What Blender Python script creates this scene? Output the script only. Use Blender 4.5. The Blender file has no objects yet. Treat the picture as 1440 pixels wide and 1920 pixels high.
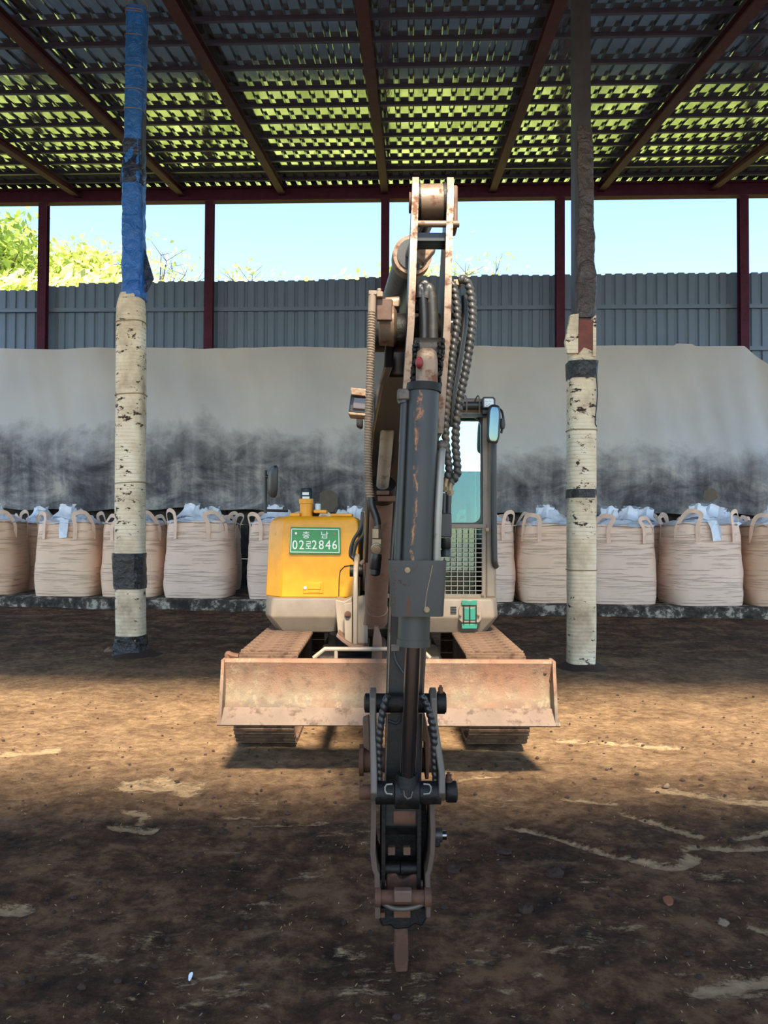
import bpy, math, random
import numpy as np
from mathutils import Vector, Matrix, noise as mnoise

S = bpy.context.scene
COL = S.collection
PI = math.pi
R = math.radians

# ------------------------------------------------------------------ camera
CAM_Z, FPX, PITCH, ROLL = 1.45, 1440.0, R(1.2), R(0.25)
_F = Vector((0, math.cos(PITCH), math.sin(PITCH)))
_U0 = Vector((0, -math.sin(PITCH), math.cos(PITCH)))
_R0 = Vector((1, 0, 0))
_U = _U0 * math.cos(ROLL) - _R0 * math.sin(ROLL)
_R = _R0 * math.cos(ROLL) + _U0 * math.sin(ROLL)
cam_data = bpy.data.cameras.new('camera')
cam_data.sensor_fit = 'VERTICAL'
cam_data.sensor_height = 36.0
cam_data.lens = 36.0 * FPX / 1920.0
cam_data.clip_start, cam_data.clip_end = 0.05, 500
cam = bpy.data.objects.new('camera', cam_data)
COL.objects.link(cam)
cam.matrix_world = Matrix(((_R.x, _U.x, -_F.x, 0), (_R.y, _U.y, -_F.y, 0), (_R.z, _U.z, -_F.z, CAM_Z), (0, 0, 0, 1)))
S.camera = cam

# ------------------------------------------------------------------ sky, sun, exposure
SUN_EL = R(48)
SUN_AZ_X = 0.07                      # the sun stands behind the camera, a little to the right
world = bpy.data.worlds.new('world')
S.world = world
world.use_nodes = True
wn, wl = world.node_tree.nodes, world.node_tree.links
wn.clear()
sky = wn.new('ShaderNodeTexSky')
sky.sky_type = 'NISHITA'
sky.sun_disc = False
sky.sun_elevation = SUN_EL
sky.sun_rotation = R(180 - 5)
sky.air_density, sky.dust_density, sky.ozone_density = 1.0, 0.6, 1.0
tint = wn.new('ShaderNodeMix'); tint.data_type = 'RGBA'; tint.blend_type = 'MULTIPLY'
tint.inputs[0].default_value = 1.0
tint.inputs[7].default_value = (0.80, 0.85, 0.87, 1)
bg = wn.new('ShaderNodeBackground')
bg.inputs[1].default_value = 0.52
wo = wn.new('ShaderNodeOutputWorld')
wl.new(sky.outputs[0], tint.inputs[6]); wl.new(tint.outputs[2], bg.inputs[0]); wl.new(bg.outputs[0], wo.inputs[0])

sun_data = bpy.data.lights.new('sun', 'SUN')
sun_data.energy = 16.5
sun_data.color = (1.0, 0.87, 0.68)
sun_data.angle = R(7.0)
sun = bpy.data.objects.new('sun', sun_data)
COL.objects.link(sun)
_sd = Vector((-SUN_AZ_X, math.cos(SUN_EL), -math.sin(SUN_EL)))
sun.rotation_euler = _sd.to_track_quat('-Z', 'Y').to_euler()
sun.location = (0, -4, 14)

S.view_settings.view_transform = 'Standard'
S.view_settings.look = 'None'
S.view_settings.exposure = 0.0
S.view_settings.gamma = 1.0
S.view_settings.use_curve_mapping = False
S.cycles.max_bounces = 8
S.cycles.diffuse_bounces = 5

# ------------------------------------------------------------------ coordinate helpers
def P(px, py, D):
    """pixel of the photograph + distance along the ground -> point in the shed"""
    d = _F + _R * ((px - 720) / FPX) - _U * ((py - 960) / FPX)
    t = D / d.y
    return Vector((0, 0, CAM_Z)) + d * t
def G(px, py):
    d = _F + _R * ((px - 720) / FPX) - _U * ((py - 960) / FPX)
    t = -CAM_Z / d.z
    return Vector((0, 0, CAM_Z)) + d * t

# ------------------------------------------------------------------ materials
MATS = {}
def lin(c):
    return tuple((x / 12.92 if x <= 0.04045 else ((x + 0.055) / 1.055) ** 2.4) for x in c)
def rgb(r, g, b):
    return lin((r / 255, g / 255, b / 255))

class NB:
    """small node-tree builder"""
    def __init__(self, name):
        self.m = bpy.data.materials.new(name)
        self.m.use_nodes = True
        self.t = self.m.node_tree
        self.n, self.l = self.t.nodes, self.t.links
        self.b = self.n['Principled BSDF']
        self.tc = self.n.new('ShaderNodeTexCoord')
        MATS[name] = self.m
    def set(self, **k):
        names = dict(rough='Roughness', metal='Metallic', spec='Specular IOR Level', trans='Transmission Weight', ior='IOR', coat='Coat Weight', alpha='Alpha', coat_rough='Coat Roughness', sheen='Sheen Weight')
        for a, v in k.items():
            self.put(names[a], v)
        return self
    def put(self, sock, v):
        i = self.b.inputs[sock]
        if hasattr(v, 'node'): self.l.new(v, i)
        else: i.default_value = v
    def coord(self, scale=(1, 1, 1), loc=(0, 0, 0), kind='Object'):
        mp = self.n.new('ShaderNodeMapping')
        mp.inputs['Scale'].default_value = scale
        mp.inputs['Location'].default_value = loc
        self.l.new(self.tc.outputs[kind], mp.inputs[0])
        return mp.outputs[0]
    def noise(self, scale=5, detail=6, rough=0.55, vec=None, dist=0.0):
        t = self.n.new('ShaderNodeTexNoise')
        t.inputs['Scale'].default_value = scale
        t.inputs['Detail'].default_value = detail
        t.inputs['Roughness'].default_value = rough
        t.inputs['Distortion'].default_value = dist
        self.l.new(vec if vec is not None else self.tc.outputs['Object'], t.inputs['Vector'])
        return t.outputs['Fac']
    def ramp(self, fac, stops, interp='LINEAR'):
        r = self.n.new('ShaderNodeValToRGB')
        r.color_ramp.interpolation = interp
        e = r.color_ramp.elements
        while len(e) < len(stops): e.new(0.5)
        for k, (p, c) in enumerate(stops):
            e[k].position = p
            e[k].color = (c, c, c, 1) if isinstance(c, (int, float)) else (*c, 1)
        self.l.new(fac, r.inputs[0])
        return r.outputs[0]
    def mix(self, fac, a, b, mode='MIX'):
        x = self.n.new('ShaderNodeMix'); x.data_type = 'RGBA'; x.blend_type = mode
        for i, v in ((0, fac), (6, a), (7, b)):
            if hasattr(v, 'node'): self.l.new(v, x.inputs[i])
            elif i == 0: x.inputs[0].default_value = v
            else: x.inputs[i].default_value = (*v, 1)
        return x.outputs[2]
    def math(self, op, a, b=0.0, clamp=False):
        x = self.n.new('ShaderNodeMath'); x.operation = op; x.use_clamp = clamp
        for i, v in ((0, a), (1, b)):
            if hasattr(v, 'node'): self.l.new(v, x.inputs[i])
            else: x.inputs[i].default_value = v
        return x.outputs[0]
    def sep(self, vec=None):
        s = self.n.new('ShaderNodeSeparateXYZ')
        self.l.new(vec if vec is not None else self.tc.outputs['Object'], s.inputs[0])
        return s.outputs
    def attr(self, name):
        a = self.n.new('ShaderNodeAttribute'); a.attribute_name = name
        return a.outputs['Fac']
    def bump(self, h, strength=0.3, dist=0.01):
        b = self.n.new('ShaderNodeBump')
        b.inputs['Strength'].default_value = strength
        b.inputs['Distance'].default_value = dist
        self.l.new(h, b.inputs['Height'])
        self.l.new(b.outputs[0], self.b.inputs['Normal'])
    def color(self, c):
        self.put('Base Color', c if hasattr(c, 'node') else (*c, 1))
        return self

def paint(name, col, rough=0.5, metal=0.0, var=0.12, scale=7, wear=None, wear_lo=0.58, wear_hi=0.68, wear_scale=9, bump=0.15, bscale=60, spec=0.5, wear_rough=0.8, bdist=0.004):
    """paint or metal with tonal variation and worn or dirty patches"""
    b = NB(name)
    n = b.noise(scale, 5)
    c = b.ramp(n, [(0.3, tuple(x * (1 - var) for x in col)), (0.7, tuple(min(1, x * (1 + var)) for x in col))])
    if wear is not None:
        m = b.ramp(b.noise(wear_scale, 9, 0.68), [(wear_lo, 0.0), (wear_hi, 1.0)])
        c = b.mix(m, c, wear)
        b.put('Roughness', b.mix(m, (rough,) * 3, (wear_rough,) * 3))
    else:
        b.set(rough=rough)
    b.color(c).set(metal=metal, spec=spec)
    if bump: b.bump(b.noise(bscale, 4, 0.6, None, 0.8 if bdist > 0.01 else 0.0), bump, bdist)
    return b.m

# machine
paint('yellow', rgb(230, 156, 22), 0.38, wear=rgb(196, 140, 40), wear_lo=0.62, wear_hi=0.75, bump=0.04)
paint('beige', rgb(128, 115, 100), 0.5, wear=rgb(120, 98, 76), wear_lo=0.6, wear_hi=0.74, bump=0.05)
paint('darkgrey', rgb(44, 45, 45), 0.42, wear=rgb(62, 52, 44), wear_lo=0.6, wear_hi=0.72, bump=0.06)
paint('boomgrey', rgb(27, 28, 33), 0.36, wear=rgb(32, 28, 27), wear_lo=0.64, wear_hi=0.72, bump=0.06)
paint('worn_brown', rgb(78, 62, 52), 0.6, 0.1, var=0.2, wear=rgb(52, 40, 34), bump=0.3)
paint('stick_dark', rgb(26, 24, 23), 0.45, wear=rgb(42, 34, 28), wear_lo=0.56, wear_hi=0.68, bump=0.2)
paint('black_grease', rgb(14, 12, 11), 0.55, spec=0.35, wear=rgb(48, 36, 28), wear_lo=0.55, wear_hi=0.68, bump=0.6, bscale=70)
paint('edge_steel', rgb(118, 99, 81), 0.45, 0.25, wear=rgb(96, 62, 42), wear_lo=0.5, wear_hi=0.62, wear_scale=22, bump=0.2)
paint('rust', rgb(92, 60, 42), 0.75, 0.1, var=0.3, wear=rgb(64, 44, 34), wear_lo=0.5, wear_hi=0.62, bump=0.4)
paint('edge_worn', rgb(112, 94, 80), 0.7, 0.1, var=0.2, wear=rgb(84, 66, 54), wear_lo=0.5, wear_hi=0.62, wear_scale=14, bump=0.4)
paint('rust_brown', rgb(100, 76, 62), 0.7, 0.1, var=0.2, wear=rgb(84, 58, 42), wear_lo=0.52, wear_hi=0.66, bump=0.3)
paint('track_steel', rgb(108, 84, 66), 0.75, 0.2, var=0.3, wear=rgb(74, 52, 38), wear_lo=0.5, wear_hi=0.62, wear_scale=14, bump=0.5)
paint('grey_metal', rgb(92, 84, 75), 0.5, 0.3, wear=rgb(70, 54, 44), bump=0.2)
paint('chrome', rgb(112, 118, 128), 0.2, 1.0, var=0.04, bump=0.0)
paint('black_plastic', rgb(22, 22, 24), 0.4, bump=0.1)
paint('hose_black', rgb(30, 30, 31), 0.38, var=0.2, bump=0.2)
paint('hose_spiral', rgb(58, 56, 52), 0.42, var=0.2, wear=rgb(96, 82, 62), wear_lo=0.56, wear_hi=0.7, bump=0.1)
paint('hose_tan', rgb(142, 122, 100), 0.5, var=0.12, wear=rgb(112, 94, 72), wear_lo=0.55, wear_hi=0.7, bump=0.1)
paint('brass', rgb(140, 120, 94), 0.42, 0.5, bump=0.1)
paint('pipe_grey', rgb(138, 134, 124), 0.4, 0.35, wear=rgb(104, 92, 78), bump=0.1)
paint('plate_green', rgb(58, 142, 84), 0.45, var=0.05, bump=0)
paint('white_paint', rgb(226, 232, 222), 0.5, var=0.03, bump=0)
paint('green_lens', rgb(48, 122, 104), 0.25, var=0.1, bump=0)
paint('lamp_glass', rgb(200, 205, 205), 0.15, var=0.05, bump=0)
paint('dark_lens', rgb(70, 60, 58), 0.15, spec=0.6, bump=0)
paint('mirror', rgb(120, 138, 138), 0.05, 1.0, var=0.02, bump=0)
paint('teal_bar', rgb(70, 120, 112), 0.5)
paint('seat', rgb(40, 48, 50), 0.7, bump=0.2)
paint('red_tag', rgb(120, 34, 36), 0.5, bump=0.2)
paint('shed_dark', rgb(34, 32, 32), 0.7)
# blade: orange rust above, grey scoured steel towards the cutting edge
b = NB('blade_rust')
z = b.sep()[2]
nz = b.noise(5, 8, 0.7, b.coord((1, 1, 3)))
h = b.math('ADD', z, b.math('MULTIPLY', b.math('SUBTRACT', nz, 0.5), 0.22))
c = b.ramp(h, [(0.40, rgb(100, 86, 74)), (0.47, rgb(122, 108, 88)), (0.56, rgb(126, 100, 80)), (0.68, rgb(128, 96, 76))])
sp = b.ramp(b.noise(30, 9, 0.8), [(0.50, 0.0), (0.60, 1.0)])
sp2 = b.math('MULTIPLY', sp, b.ramp(b.noise(3.2, 3), [(0.38, 0.25), (0.56, 1.0)]))
c = b.mix(sp2, c, rgb(160, 142, 114))
dk = b.ramp(b.noise(15, 12, 0.78), [(0.50, 0.0), (0.64, 0.85)])
lf = b.ramp(b.noise(2.4, 5, 0.6), [(0.46, 0.0), (0.62, 0.6)])
c = b.mix(lf, c, rgb(138, 94, 70))
b.color(b.mix(dk, c, rgb(88, 64, 50))).set(rough=0.78, metal=0.1)
b.bump(b.noise(45, 9, 0.78), 0.8, 0.010)
# scratched cylinder paint
b = NB('cylinder_paint')
n = b.noise(6, 5)
c = b.ramp(n, [(0.3, rgb(41, 42, 41)), (0.7, rgb(50, 50, 48))])
cd = b.coord((1, 1, 0.35))
sx = b.sep()
wob = b.math('MULTIPLY', b.math('SUBTRACT', b.noise(9, 8, 0.7, cd), 0.5), 0.10)
off = b.math('ADD', b.math('SUBTRACT', sx[0], b.math('MULTIPLY', b.math('SUBTRACT', sx[2], 1.4), 0.045)), wob)
line = b.ramp(b.math('ABSOLUTE', b.math('SUBTRACT', off, 0.118)), [(0.0018, 1.0), (0.0042, 0.0)])
gate = b.ramp(b.noise(22, 7, 0.7), [(0.44, 0.0), (0.52, 1.0)])
b.color(b.mix(b.math('MULTIPLY', line, gate), c, rgb(176, 112, 62))).set(rough=0.45, spec=0.45)
# glass of the cab
b = NB('cab_glass')
gl = b.n.new('ShaderNodeBsdfGlossy'); gl.inputs['Roughness'].default_value = 0.02; gl.inputs['Color'].default_value = (0.85, 1.0, 0.96, 1)
tr = b.n.new('ShaderNodeBsdfTransparent'); tr.inputs['Color'].default_value = (0.45, 0.80, 0.74, 1)
ms = b.n.new('ShaderNodeMixShader'); ms.inputs[0].default_value = 0.07
b.l.new(tr.outputs[0], ms.inputs[1]); b.l.new(gl.outputs[0], ms.inputs[2]); b.l.new(ms.outputs[0], b.n['Material Output'].inputs[0])

b = NB('mirrored_glass')  # same glass with extra mirror share, to set in a bright sky reflection
gl = b.n.new('ShaderNodeBsdfGlossy'); gl.inputs['Roughness'].default_value = 0.03; gl.inputs['Color'].default_value = (0.88, 1.0, 0.95, 1)
tr = b.n.new('ShaderNodeBsdfTransparent'); tr.inputs['Color'].default_value = (0.5, 0.85, 0.78, 1)
ms = b.n.new('ShaderNodeMixShader'); ms.inputs[0].default_value = 0.42
b.l.new(tr.outputs[0], ms.inputs[1]); b.l.new(gl.outputs[0], ms.inputs[2]); b.l.new(ms.outputs[0], b.n['Material Output'].inputs[0])
# shed: maroon, purlin, fence and roof colours have bluish haze mixed in
paint('maroon', rgb(78, 42, 62), 0.8, spec=0.2, var=0.15, wear=rgb(58, 34, 34), bump=0.15)
paint('purlin', rgb(72, 72, 96), 0.5, 0.3, var=0.15, bump=0.15)
paint('fence_blue', rgb(104, 128, 156), 0.5, 0.0, var=0.05, scale=2, wear=rgb(84, 100, 124), wear_lo=0.64, wear_hi=0.8, bump=0.02)
b = NB('roof_sheet')
n = b.noise(3, 5)
b.color(b.ramp(n, [(0.35, (0.28, 0.34, 0.40)), (0.65, (0.38, 0.44, 0.50))])).set(metal=0.85, rough=0.09)
b.bump(b.noise(4.5, 4, 0.6, b.coord((3.0, 1.0, 1))), 0.25, 0.006)
b = NB('concrete')
c = b.ramp(b.noise(5, 9, 0.7), [(0.40, rgb(38, 33, 30)), (0.52, rgb(78, 70, 62)), (0.60, rgb(176, 166, 150))])
b.color(c).set(rough=0.9); b.bump(b.noise(14, 8, 0.7), 0.8, 0.03)
b = NB('block_wall')
c = b.ramp(b.noise(3, 8, 0.7), [(0.4, rgb(44, 42, 42)), (0.65, rgb(84, 80, 74))])
b.color(c).set(rough=0.9); b.bump(b.noise(12, 8, 0.7), 0.7, 0.03)
# tarpaulin: pale cloth, compost stains rising from below
b = NB('tarp')
s = b.sep()
clean = b.ramp(b.noise(0.5, 4), [(0.3, rgb(176, 180, 186)), (0.7, rgb(196, 196, 196))])
big = b.noise(0.42, 3, 0.5, b.coord((1, 1, 0.6)))
fine = b.noise(1.3, 10, 0.68, b.coord((0.9, 1, 1.0)), 0.4)
st = b.math('ADD', b.math('MULTIPLY', b.math('SUBTRACT', big, 0.5), 1.6), b.math('MULTIPLY', b.math('SUBTRACT', fine, 0.5), 1.7))
lvl = b.math('SUBTRACT', 3.40, b.math('ADD', s[2], b.math('MULTIPLY', s[0], 0.045)))
m = b.ramp(b.math('ADD', b.math('ADD', lvl, st), 0.0), [(0.0, 0.0), (0.5, 0.7), (0.9, 0.95)])
vs_ = b.noise(2.0, 6, 0.6, b.coord((2.2, 1, 0.25), (1, 0, 2)))
mott = b.ramp(b.math('ADD', b.math('MULTIPLY', b.noise(1.15, 12, 0.74, b.coord((0.9, 1, 1.5), (7, 0, 3)), 0.5), 0.68), b.math('MULTIPLY', vs_, 0.32)), [(0.38, rgb(34, 34, 40)), (0.46, rgb(78, 77, 82)), (0.53, rgb(118, 117, 119)), (0.62, rgb(172, 168, 160))])
b.color(b.mix(m, clean, mott)).set(rough=0.62, spec=0.3)
b.bump(b.noise(6, 6, 0.6), 0.25, 0.02)
paint('tarp_patch', rgb(96, 86, 74), 0.8, bump=0.3)
# bulk bags
for nm, cc in (('bag_a', rgb(244, 208, 180)), ('bag_b', rgb(240, 210, 190)), ('bag_c', rgb(222, 184, 156))):
    b = NB(nm)
    v = b.coord((0.7, 0.7, 13))
    wr = b.noise(2.2, 5, 0.6, v, 0.3)
    fine = b.noise(120, 2, 0.5)
    c = b.ramp(b.noise(1.6, 4), [(0.3, tuple(x * 0.93 for x in cc)), (0.7, tuple(min(1, x * 1.05) for x in cc))])
    crease = b.ramp(wr, [(0.36, 1.0), (0.41, 0.0)])
    b.color(b.mix(b.math('MULTIPLY', crease, 0.4), c, tuple(x * 0.6 for x in cc))).set(rough=0.7, spec=0.2)
    b.bump(b.math('ADD', b.math('MULTIPLY', b.ramp(wr, [(0.34, 0.0), (0.46, 1.0)]), 1.0), b.math('MULTIPLY', fine, 0.05)), 0.7, 0.018)
paint('bag_strap', rgb(234, 200, 176), 0.7, bump=0.3, bscale=120)
paint('liner', rgb(222, 230, 242), 0.4, var=0.06, scale=14, bump=0.5, bscale=24)
# post wraps
b = NB('wrap_white')
s = b.sep()
c = b.ramp(b.noise(3, 6, 0.6, b.coord((1, 1, 0.8))), [(0.32, rgb(168, 150, 126)), (0.5, rgb(220, 204, 176)), (0.7, rgb(240, 230, 208))])
rib = b.n.new('ShaderNodeTexWave'); rib.wave_type = 'BANDS'; rib.bands_direction = 'Z'
rib.inputs['Scale'].default_value = 7.5; rib.inputs['Distortion'].default_value = 2.2; rib.inputs['Detail'].default_value = 3; rib.inputs['Detail Scale'].default_value = 1.5
b.l.new(b.coord((0.4, 0.4, 1)), rib.inputs['Vector'])
pe = b.noise(7, 8, 0.7, b.coord((1.4, 1.4, 2.6)))
big = b.noise(1.3, 3)
m = b.ramp(b.math('ADD', pe, b.math('MULTIPLY', b.math('SUBTRACT', big, 0.5), 0.55)), [(0.60, 0.0), (0.63, 1.0)])
gap = b.ramp(rib.outputs['Fac'], [(0.05, 1.0), (0.16, 0.0)])
gap = b.math('MULTIPLY', gap, b.ramp(b.noise(2.5, 4), [(0.4, 0.15), (0.65, 1.0)]))
c = b.mix(b.math('MULTIPLY', gap, 0.32), c, rgb(112, 96, 78))
b.color(b.mix(m, c, rgb(58, 44, 34))).set(rough=0.7, spec=0.25)
b.bump(b.math('SUBTRACT', rib.outputs['Fac'], b.math('MULTIPLY', m, 0.6)), 0.35, 0.008)
paint('tape_black', rgb(24, 25, 28), 0.34, var=0.3, bump=0.8, bscale=22, bdist=0.02)
paint('sheet_blue', rgb(34, 98, 176), 0.38, var=0.25, scale=4, wear=rgb(90, 120, 150), wear_lo=0.66, wear_hi=0.8, bump=0.9, bscale=9, bdist=0.05)
paint('sheet_dark', rgb(26, 40, 66), 0.35, var=0.3, scale=5, bump=0.9, bscale=9, bdist=0.05)
paint('sheet_brown', rgb(66, 58, 58), 0.4, var=0.3, scale=5, wear=rgb(96, 82, 76), wear_lo=0.58, wear_hi=0.7, bump=0.9, bscale=9, bdist=0.05)
paint('core_red', rgb(112, 54, 40), 0.6, var=0.3, bump=0.3)
paint('core_dark', rgb(48, 46, 54), 0.55, var=0.25, bump=0.3)
paint('rope', rgb(150, 132, 104), 0.8, bump=0.4)
# ground
b = NB('dirt')
pale = b.attr('pale')
sun_band = b.attr('sun_band')
n1 = b.noise(2.2, 12, 0.70)
n2 = b.noise(11, 12, 0.74)
n3 = b.noise(3.1, 14, 0.78, b.coord((0.55, 1, 1), (3, 8, 0)))
soil = b.ramp(b.math('ADD', b.math('MULTIPLY', n1, 0.55), b.math('MULTIPLY', n2, 0.45)), [(0.40, rgb(54, 36, 24)), (0.49, rgb(100, 69, 46)), (0.58, rgb(154, 114, 80))])
sunlit_soil = b.ramp(n2, [(0.38, rgb(150, 116, 84)), (0.62, rgb(204, 168, 126))])  # lighter soil colour paints extra sunlight into the floor strip
soil = b.mix(b.math('MULTIPLY', sun_band, b.ramp(n1, [(0.4, 0.55), (0.6, 1.0)])), soil, sunlit_soil)
dust = b.math('MULTIPLY', b.ramp(n3, [(0.54, 0.0), (0.66, 0.85)]), b.ramp(n2, [(0.40, 0.2), (0.56, 1.0)]))
soil = b.mix(dust, soil, rgb(172, 138, 102))
edge = b.math('ADD', pale, b.math('MULTIPLY', b.math('SUBTRACT', b.noise(13, 14, 0.82, b.coord((0.5, 1, 1))), 0.5), 3.2))
pm = b.ramp(edge, [(0.50, 0.0), (0.78, 1.0)])
slab = b.ramp(b.noise(30, 6, 0.7), [(0.3, rgb(204, 166, 124)), (0.7, rgb(246, 208, 160))])
fl = b.ramp(b.noise(46, 10, 0.8, b.coord((0.5, 1, 1))), [(0.60, 0.0), (0.68, 0.75)])
c = b.mix(fl, soil, rgb(190, 156, 118))
dk = b.ramp(b.noise(24, 10, 0.8, b.coord((0.7, 1, 1), (5, 0, 0))), [(0.56, 0.0), (0.66, 0.7)])
c = b.mix(dk, c, rgb(38, 26, 20))
b.color(b.mix(pm, c, slab)).set(rough=0.92, spec=0.2)
b.bump(b.math('SUBTRACT', b.math('ADD', b.noise(20, 12, 0.78), b.math('MULTIPLY', n2, 0.6)), b.math('MULTIPLY', pm, 0.3)), 1.0, 0.07)
paint('straw', rgb(136, 110, 82), 0.8, var=0.3)
paint('clod', rgb(52, 36, 28), 0.95, var=0.3, bump=1.0, bscale=40)
paint('stone', rgb(112, 94, 78), 0.85, var=0.2, bump=0.5)
paint('leaf_dead', rgb(112, 66, 44), 0.7, var=0.2)
# outside
for nm, cc in (('leaf_lime', rgb(206, 214, 118)), ('leaf_mid', rgb(150, 172, 76)), ('leaf_pale', rgb(198, 206, 130)), ('leaf_bright', rgb(228, 236, 146))):
    b = NB(nm)
    b.color(b.ramp(b.noise(1.2, 3), [(0.35, tuple(x * 0.7 for x in cc)), (0.65, tuple(min(1, x * 1.2) for x in cc))])).set(rough=0.6)
    df = b.n.new('ShaderNodeBsdfTranslucent'); df.inputs[0].default_value = (*cc, 1)
    ms = b.n.new('ShaderNodeMixShader'); ms.inputs[0].default_value = 0.3
    b.l.new(b.b.outputs[0], ms.inputs[1]); b.l.new(df.outputs[0], ms.inputs[2]); b.l.new(ms.outputs[0], b.n['Material Output'].inputs[0])
paint('bark', rgb(92, 80, 68), 0.9, bump=0.5)
b = NB('hill_grass')
b.color(b.ramp(b.noise(0.6, 10, 0.7), [(0.35, rgb(92, 104, 44)), (0.5, rgb(140, 150, 62)), (0.65, rgb(176, 178, 92))])).set(rough=0.9)
b.bump(b.noise(3, 8, 0.7), 1.0, 0.3)
paint('yard', rgb(196, 186, 168), 0.9, var=0.2, scale=1)

# ------------------------------------------------------------------ mesh building
class MB:
    def __init__(self):
        self.v, self.f = [], []
    def add(self, vs, fs):
        o = len(self.v)
        self.v += [tuple(p) for p in vs]
        self.f += [tuple(i + o for i in f) for f in fs]
        return self
    def box(self, lo, hi):
        x0, y0, z0 = lo; x1, y1, z1 = hi
        return self.add([(x0, y0, z0), (x1, y0, z0), (x1, y1, z0), (x0, y1, z0), (x0, y0, z1), (x1, y0, z1), (x1, y1, z1), (x0, y1, z1)],
                        [(3, 2, 1, 0), (4, 5, 6, 7), (0, 1, 5, 4), (1, 2, 6, 5), (2, 3, 7, 6), (3, 0, 4, 7)])
    def pbox(self, xa, ya, da, xb, yb, db):
        a, c = P(xa, ya, min(da, db)), P(xb, yb, min(da, db))
        return self.box((min(a.x, c.x), min(da, db), min(a.z, c.z)), (max(a.x, c.x), max(da, db), max(a.z, c.z)))
    def bar(self, a, b_, w, h, up=(0, 0, 1)):
        a, b_ = Vector(a), Vector(b_)
        d = (b_ - a).normalized()
        s = d.cross(Vector(up))
        if s.length < 1e-4: s = d.cross(Vector((1, 0, 0)))
        s.normalize(); u = s.cross(d).normalized()
        s, u = s * w / 2, u * h / 2
        return self.add([a - s - u, a + s - u, a + s + u, a - s + u, b_ - s - u, b_ + s - u, b_ + s + u, b_ - s + u],
                        [(3, 2, 1, 0), (4, 5, 6, 7), (0, 1, 5, 4), (1, 2, 6, 5), (2, 3, 7, 6), (3, 0, 4, 7)])
    def loft(self, rings, caps=True):
        n = len(rings[0]); vs = [p for r in rings for p in r]; fs = []
        for k in range(len(rings) - 1):
            for i in range(n):
                j = (i + 1) % n
                fs.append((k * n + i, k * n + j, (k + 1) * n + j, (k + 1) * n + i))
        if caps:
            fs.append(tuple(reversed(range(n))))
            fs.append(tuple((len(rings) - 1) * n + i for i in range(n)))
        return self.add(vs, fs)
    def prism(self, poly, d):
        d = Vector(d)
        poly = [Vector(p) for p in poly]
        return self.loft([poly, [p + d for p in poly]])
    def cyl(self, a, b_, r, seg=20, r2=None, caps=True):
        return self.tube([a, b_], [r, r if r2 is None else r2], seg, caps)
    def tube(self, pts, rad, seg=12, caps=True, spiral=None, flat=1.0):
        pts = [Vector(p) for p in pts]
        n = len(pts)
        if not hasattr(rad, '__len__'): rad = [rad] * n
        T = [(pts[min(i + 1, n - 1)] - pts[max(i - 1, 0)]).normalized() for i in range(n)]
        a = T[0].cross(Vector((0, 0, 1)))
        if a.length < 1e-3: a = T[0].cross(Vector((0, 1, 0)))
        a.normalize()
        rings, s = [], 0.0
        for i in range(n):
            a = (a - T[i] * a.dot(T[i])).normalized()
            c = T[i].cross(a)
            if i: s += (pts[i] - pts[i - 1]).length
            ring = []
            for k in range(seg):
                t = 2 * PI * k / seg
                rr = rad[i]
                if spiral: rr *= 1 + spiral[1] * (abs(math.sin(PI * s / spiral[0] + t / 2)) - 0.5)
                ring.append(pts[i] + a * (math.cos(t) * rr) + c * (math.sin(t) * rr * flat))
            rings.append(ring)
        return self.loft(rings, caps)
    def lathe(self, prof, c, axis=(0, 0, 1), seg=24):
        ax = Vector(axis).normalized()
        a = ax.orthogonal().normalized(); b_ = ax.cross(a)
        c = Vector(c)
        rings = [[c + ax * h + (a * math.cos(2 * PI * k / seg) + b_ * math.sin(2 * PI * k / seg)) * max(r, 1e-4) for k in range(seg)] for r, h in prof]
        return self.loft(rings)
    def sphere(self, c, r, seg=12, sc=(1, 1, 1)):
        prof = [(math.sin(PI * i / seg) * r, -math.cos(PI * i / seg) * r) for i in range(seg + 1)]
        o = len(self.v)
        self.lathe(prof, (0, 0, 0), seg=seg)
        for i in range(o, len(self.v)):
            p = self.v[i]
            self.v[i] = (c[0] + p[0] * sc[0], c[1] + p[1] * sc[1], c[2] + p[2] * sc[2])
        return self
    def build(self, name, mat, parent=None, bevel=0.0, smooth=40, origin=None, segs=2):
        og = Vector(origin) if origin is not None else (Vector(parent['_og']) if parent is not None and '_og' in parent else Vector((0, 0, 0)))
        me = bpy.data.meshes.new(name)
        me.from_pydata([(p[0] - og.x, p[1] - og.y, p[2] - og.z) for p in self.v], [], self.f)
        me.update()
        if smooth:
            me.shade_smooth()
            me.set_sharp_from_angle(angle=R(smooth))
        me.materials.append(MATS[mat] if isinstance(mat, str) else mat)
        o = bpy.data.objects.new(name, me)
        COL.objects.link(o)
        if parent is not None:
            o.parent = parent
            o['_og'] = list(og)
        else:
            o.location = og
            o['_og'] = list(og)
        if bevel:
            md = o.modifiers.new('bevel', 'BEVEL')
            md.width, md.segments, md.limit_method, md.angle_limit = bevel, segs, 'ANGLE', R(35)
        return o

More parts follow.
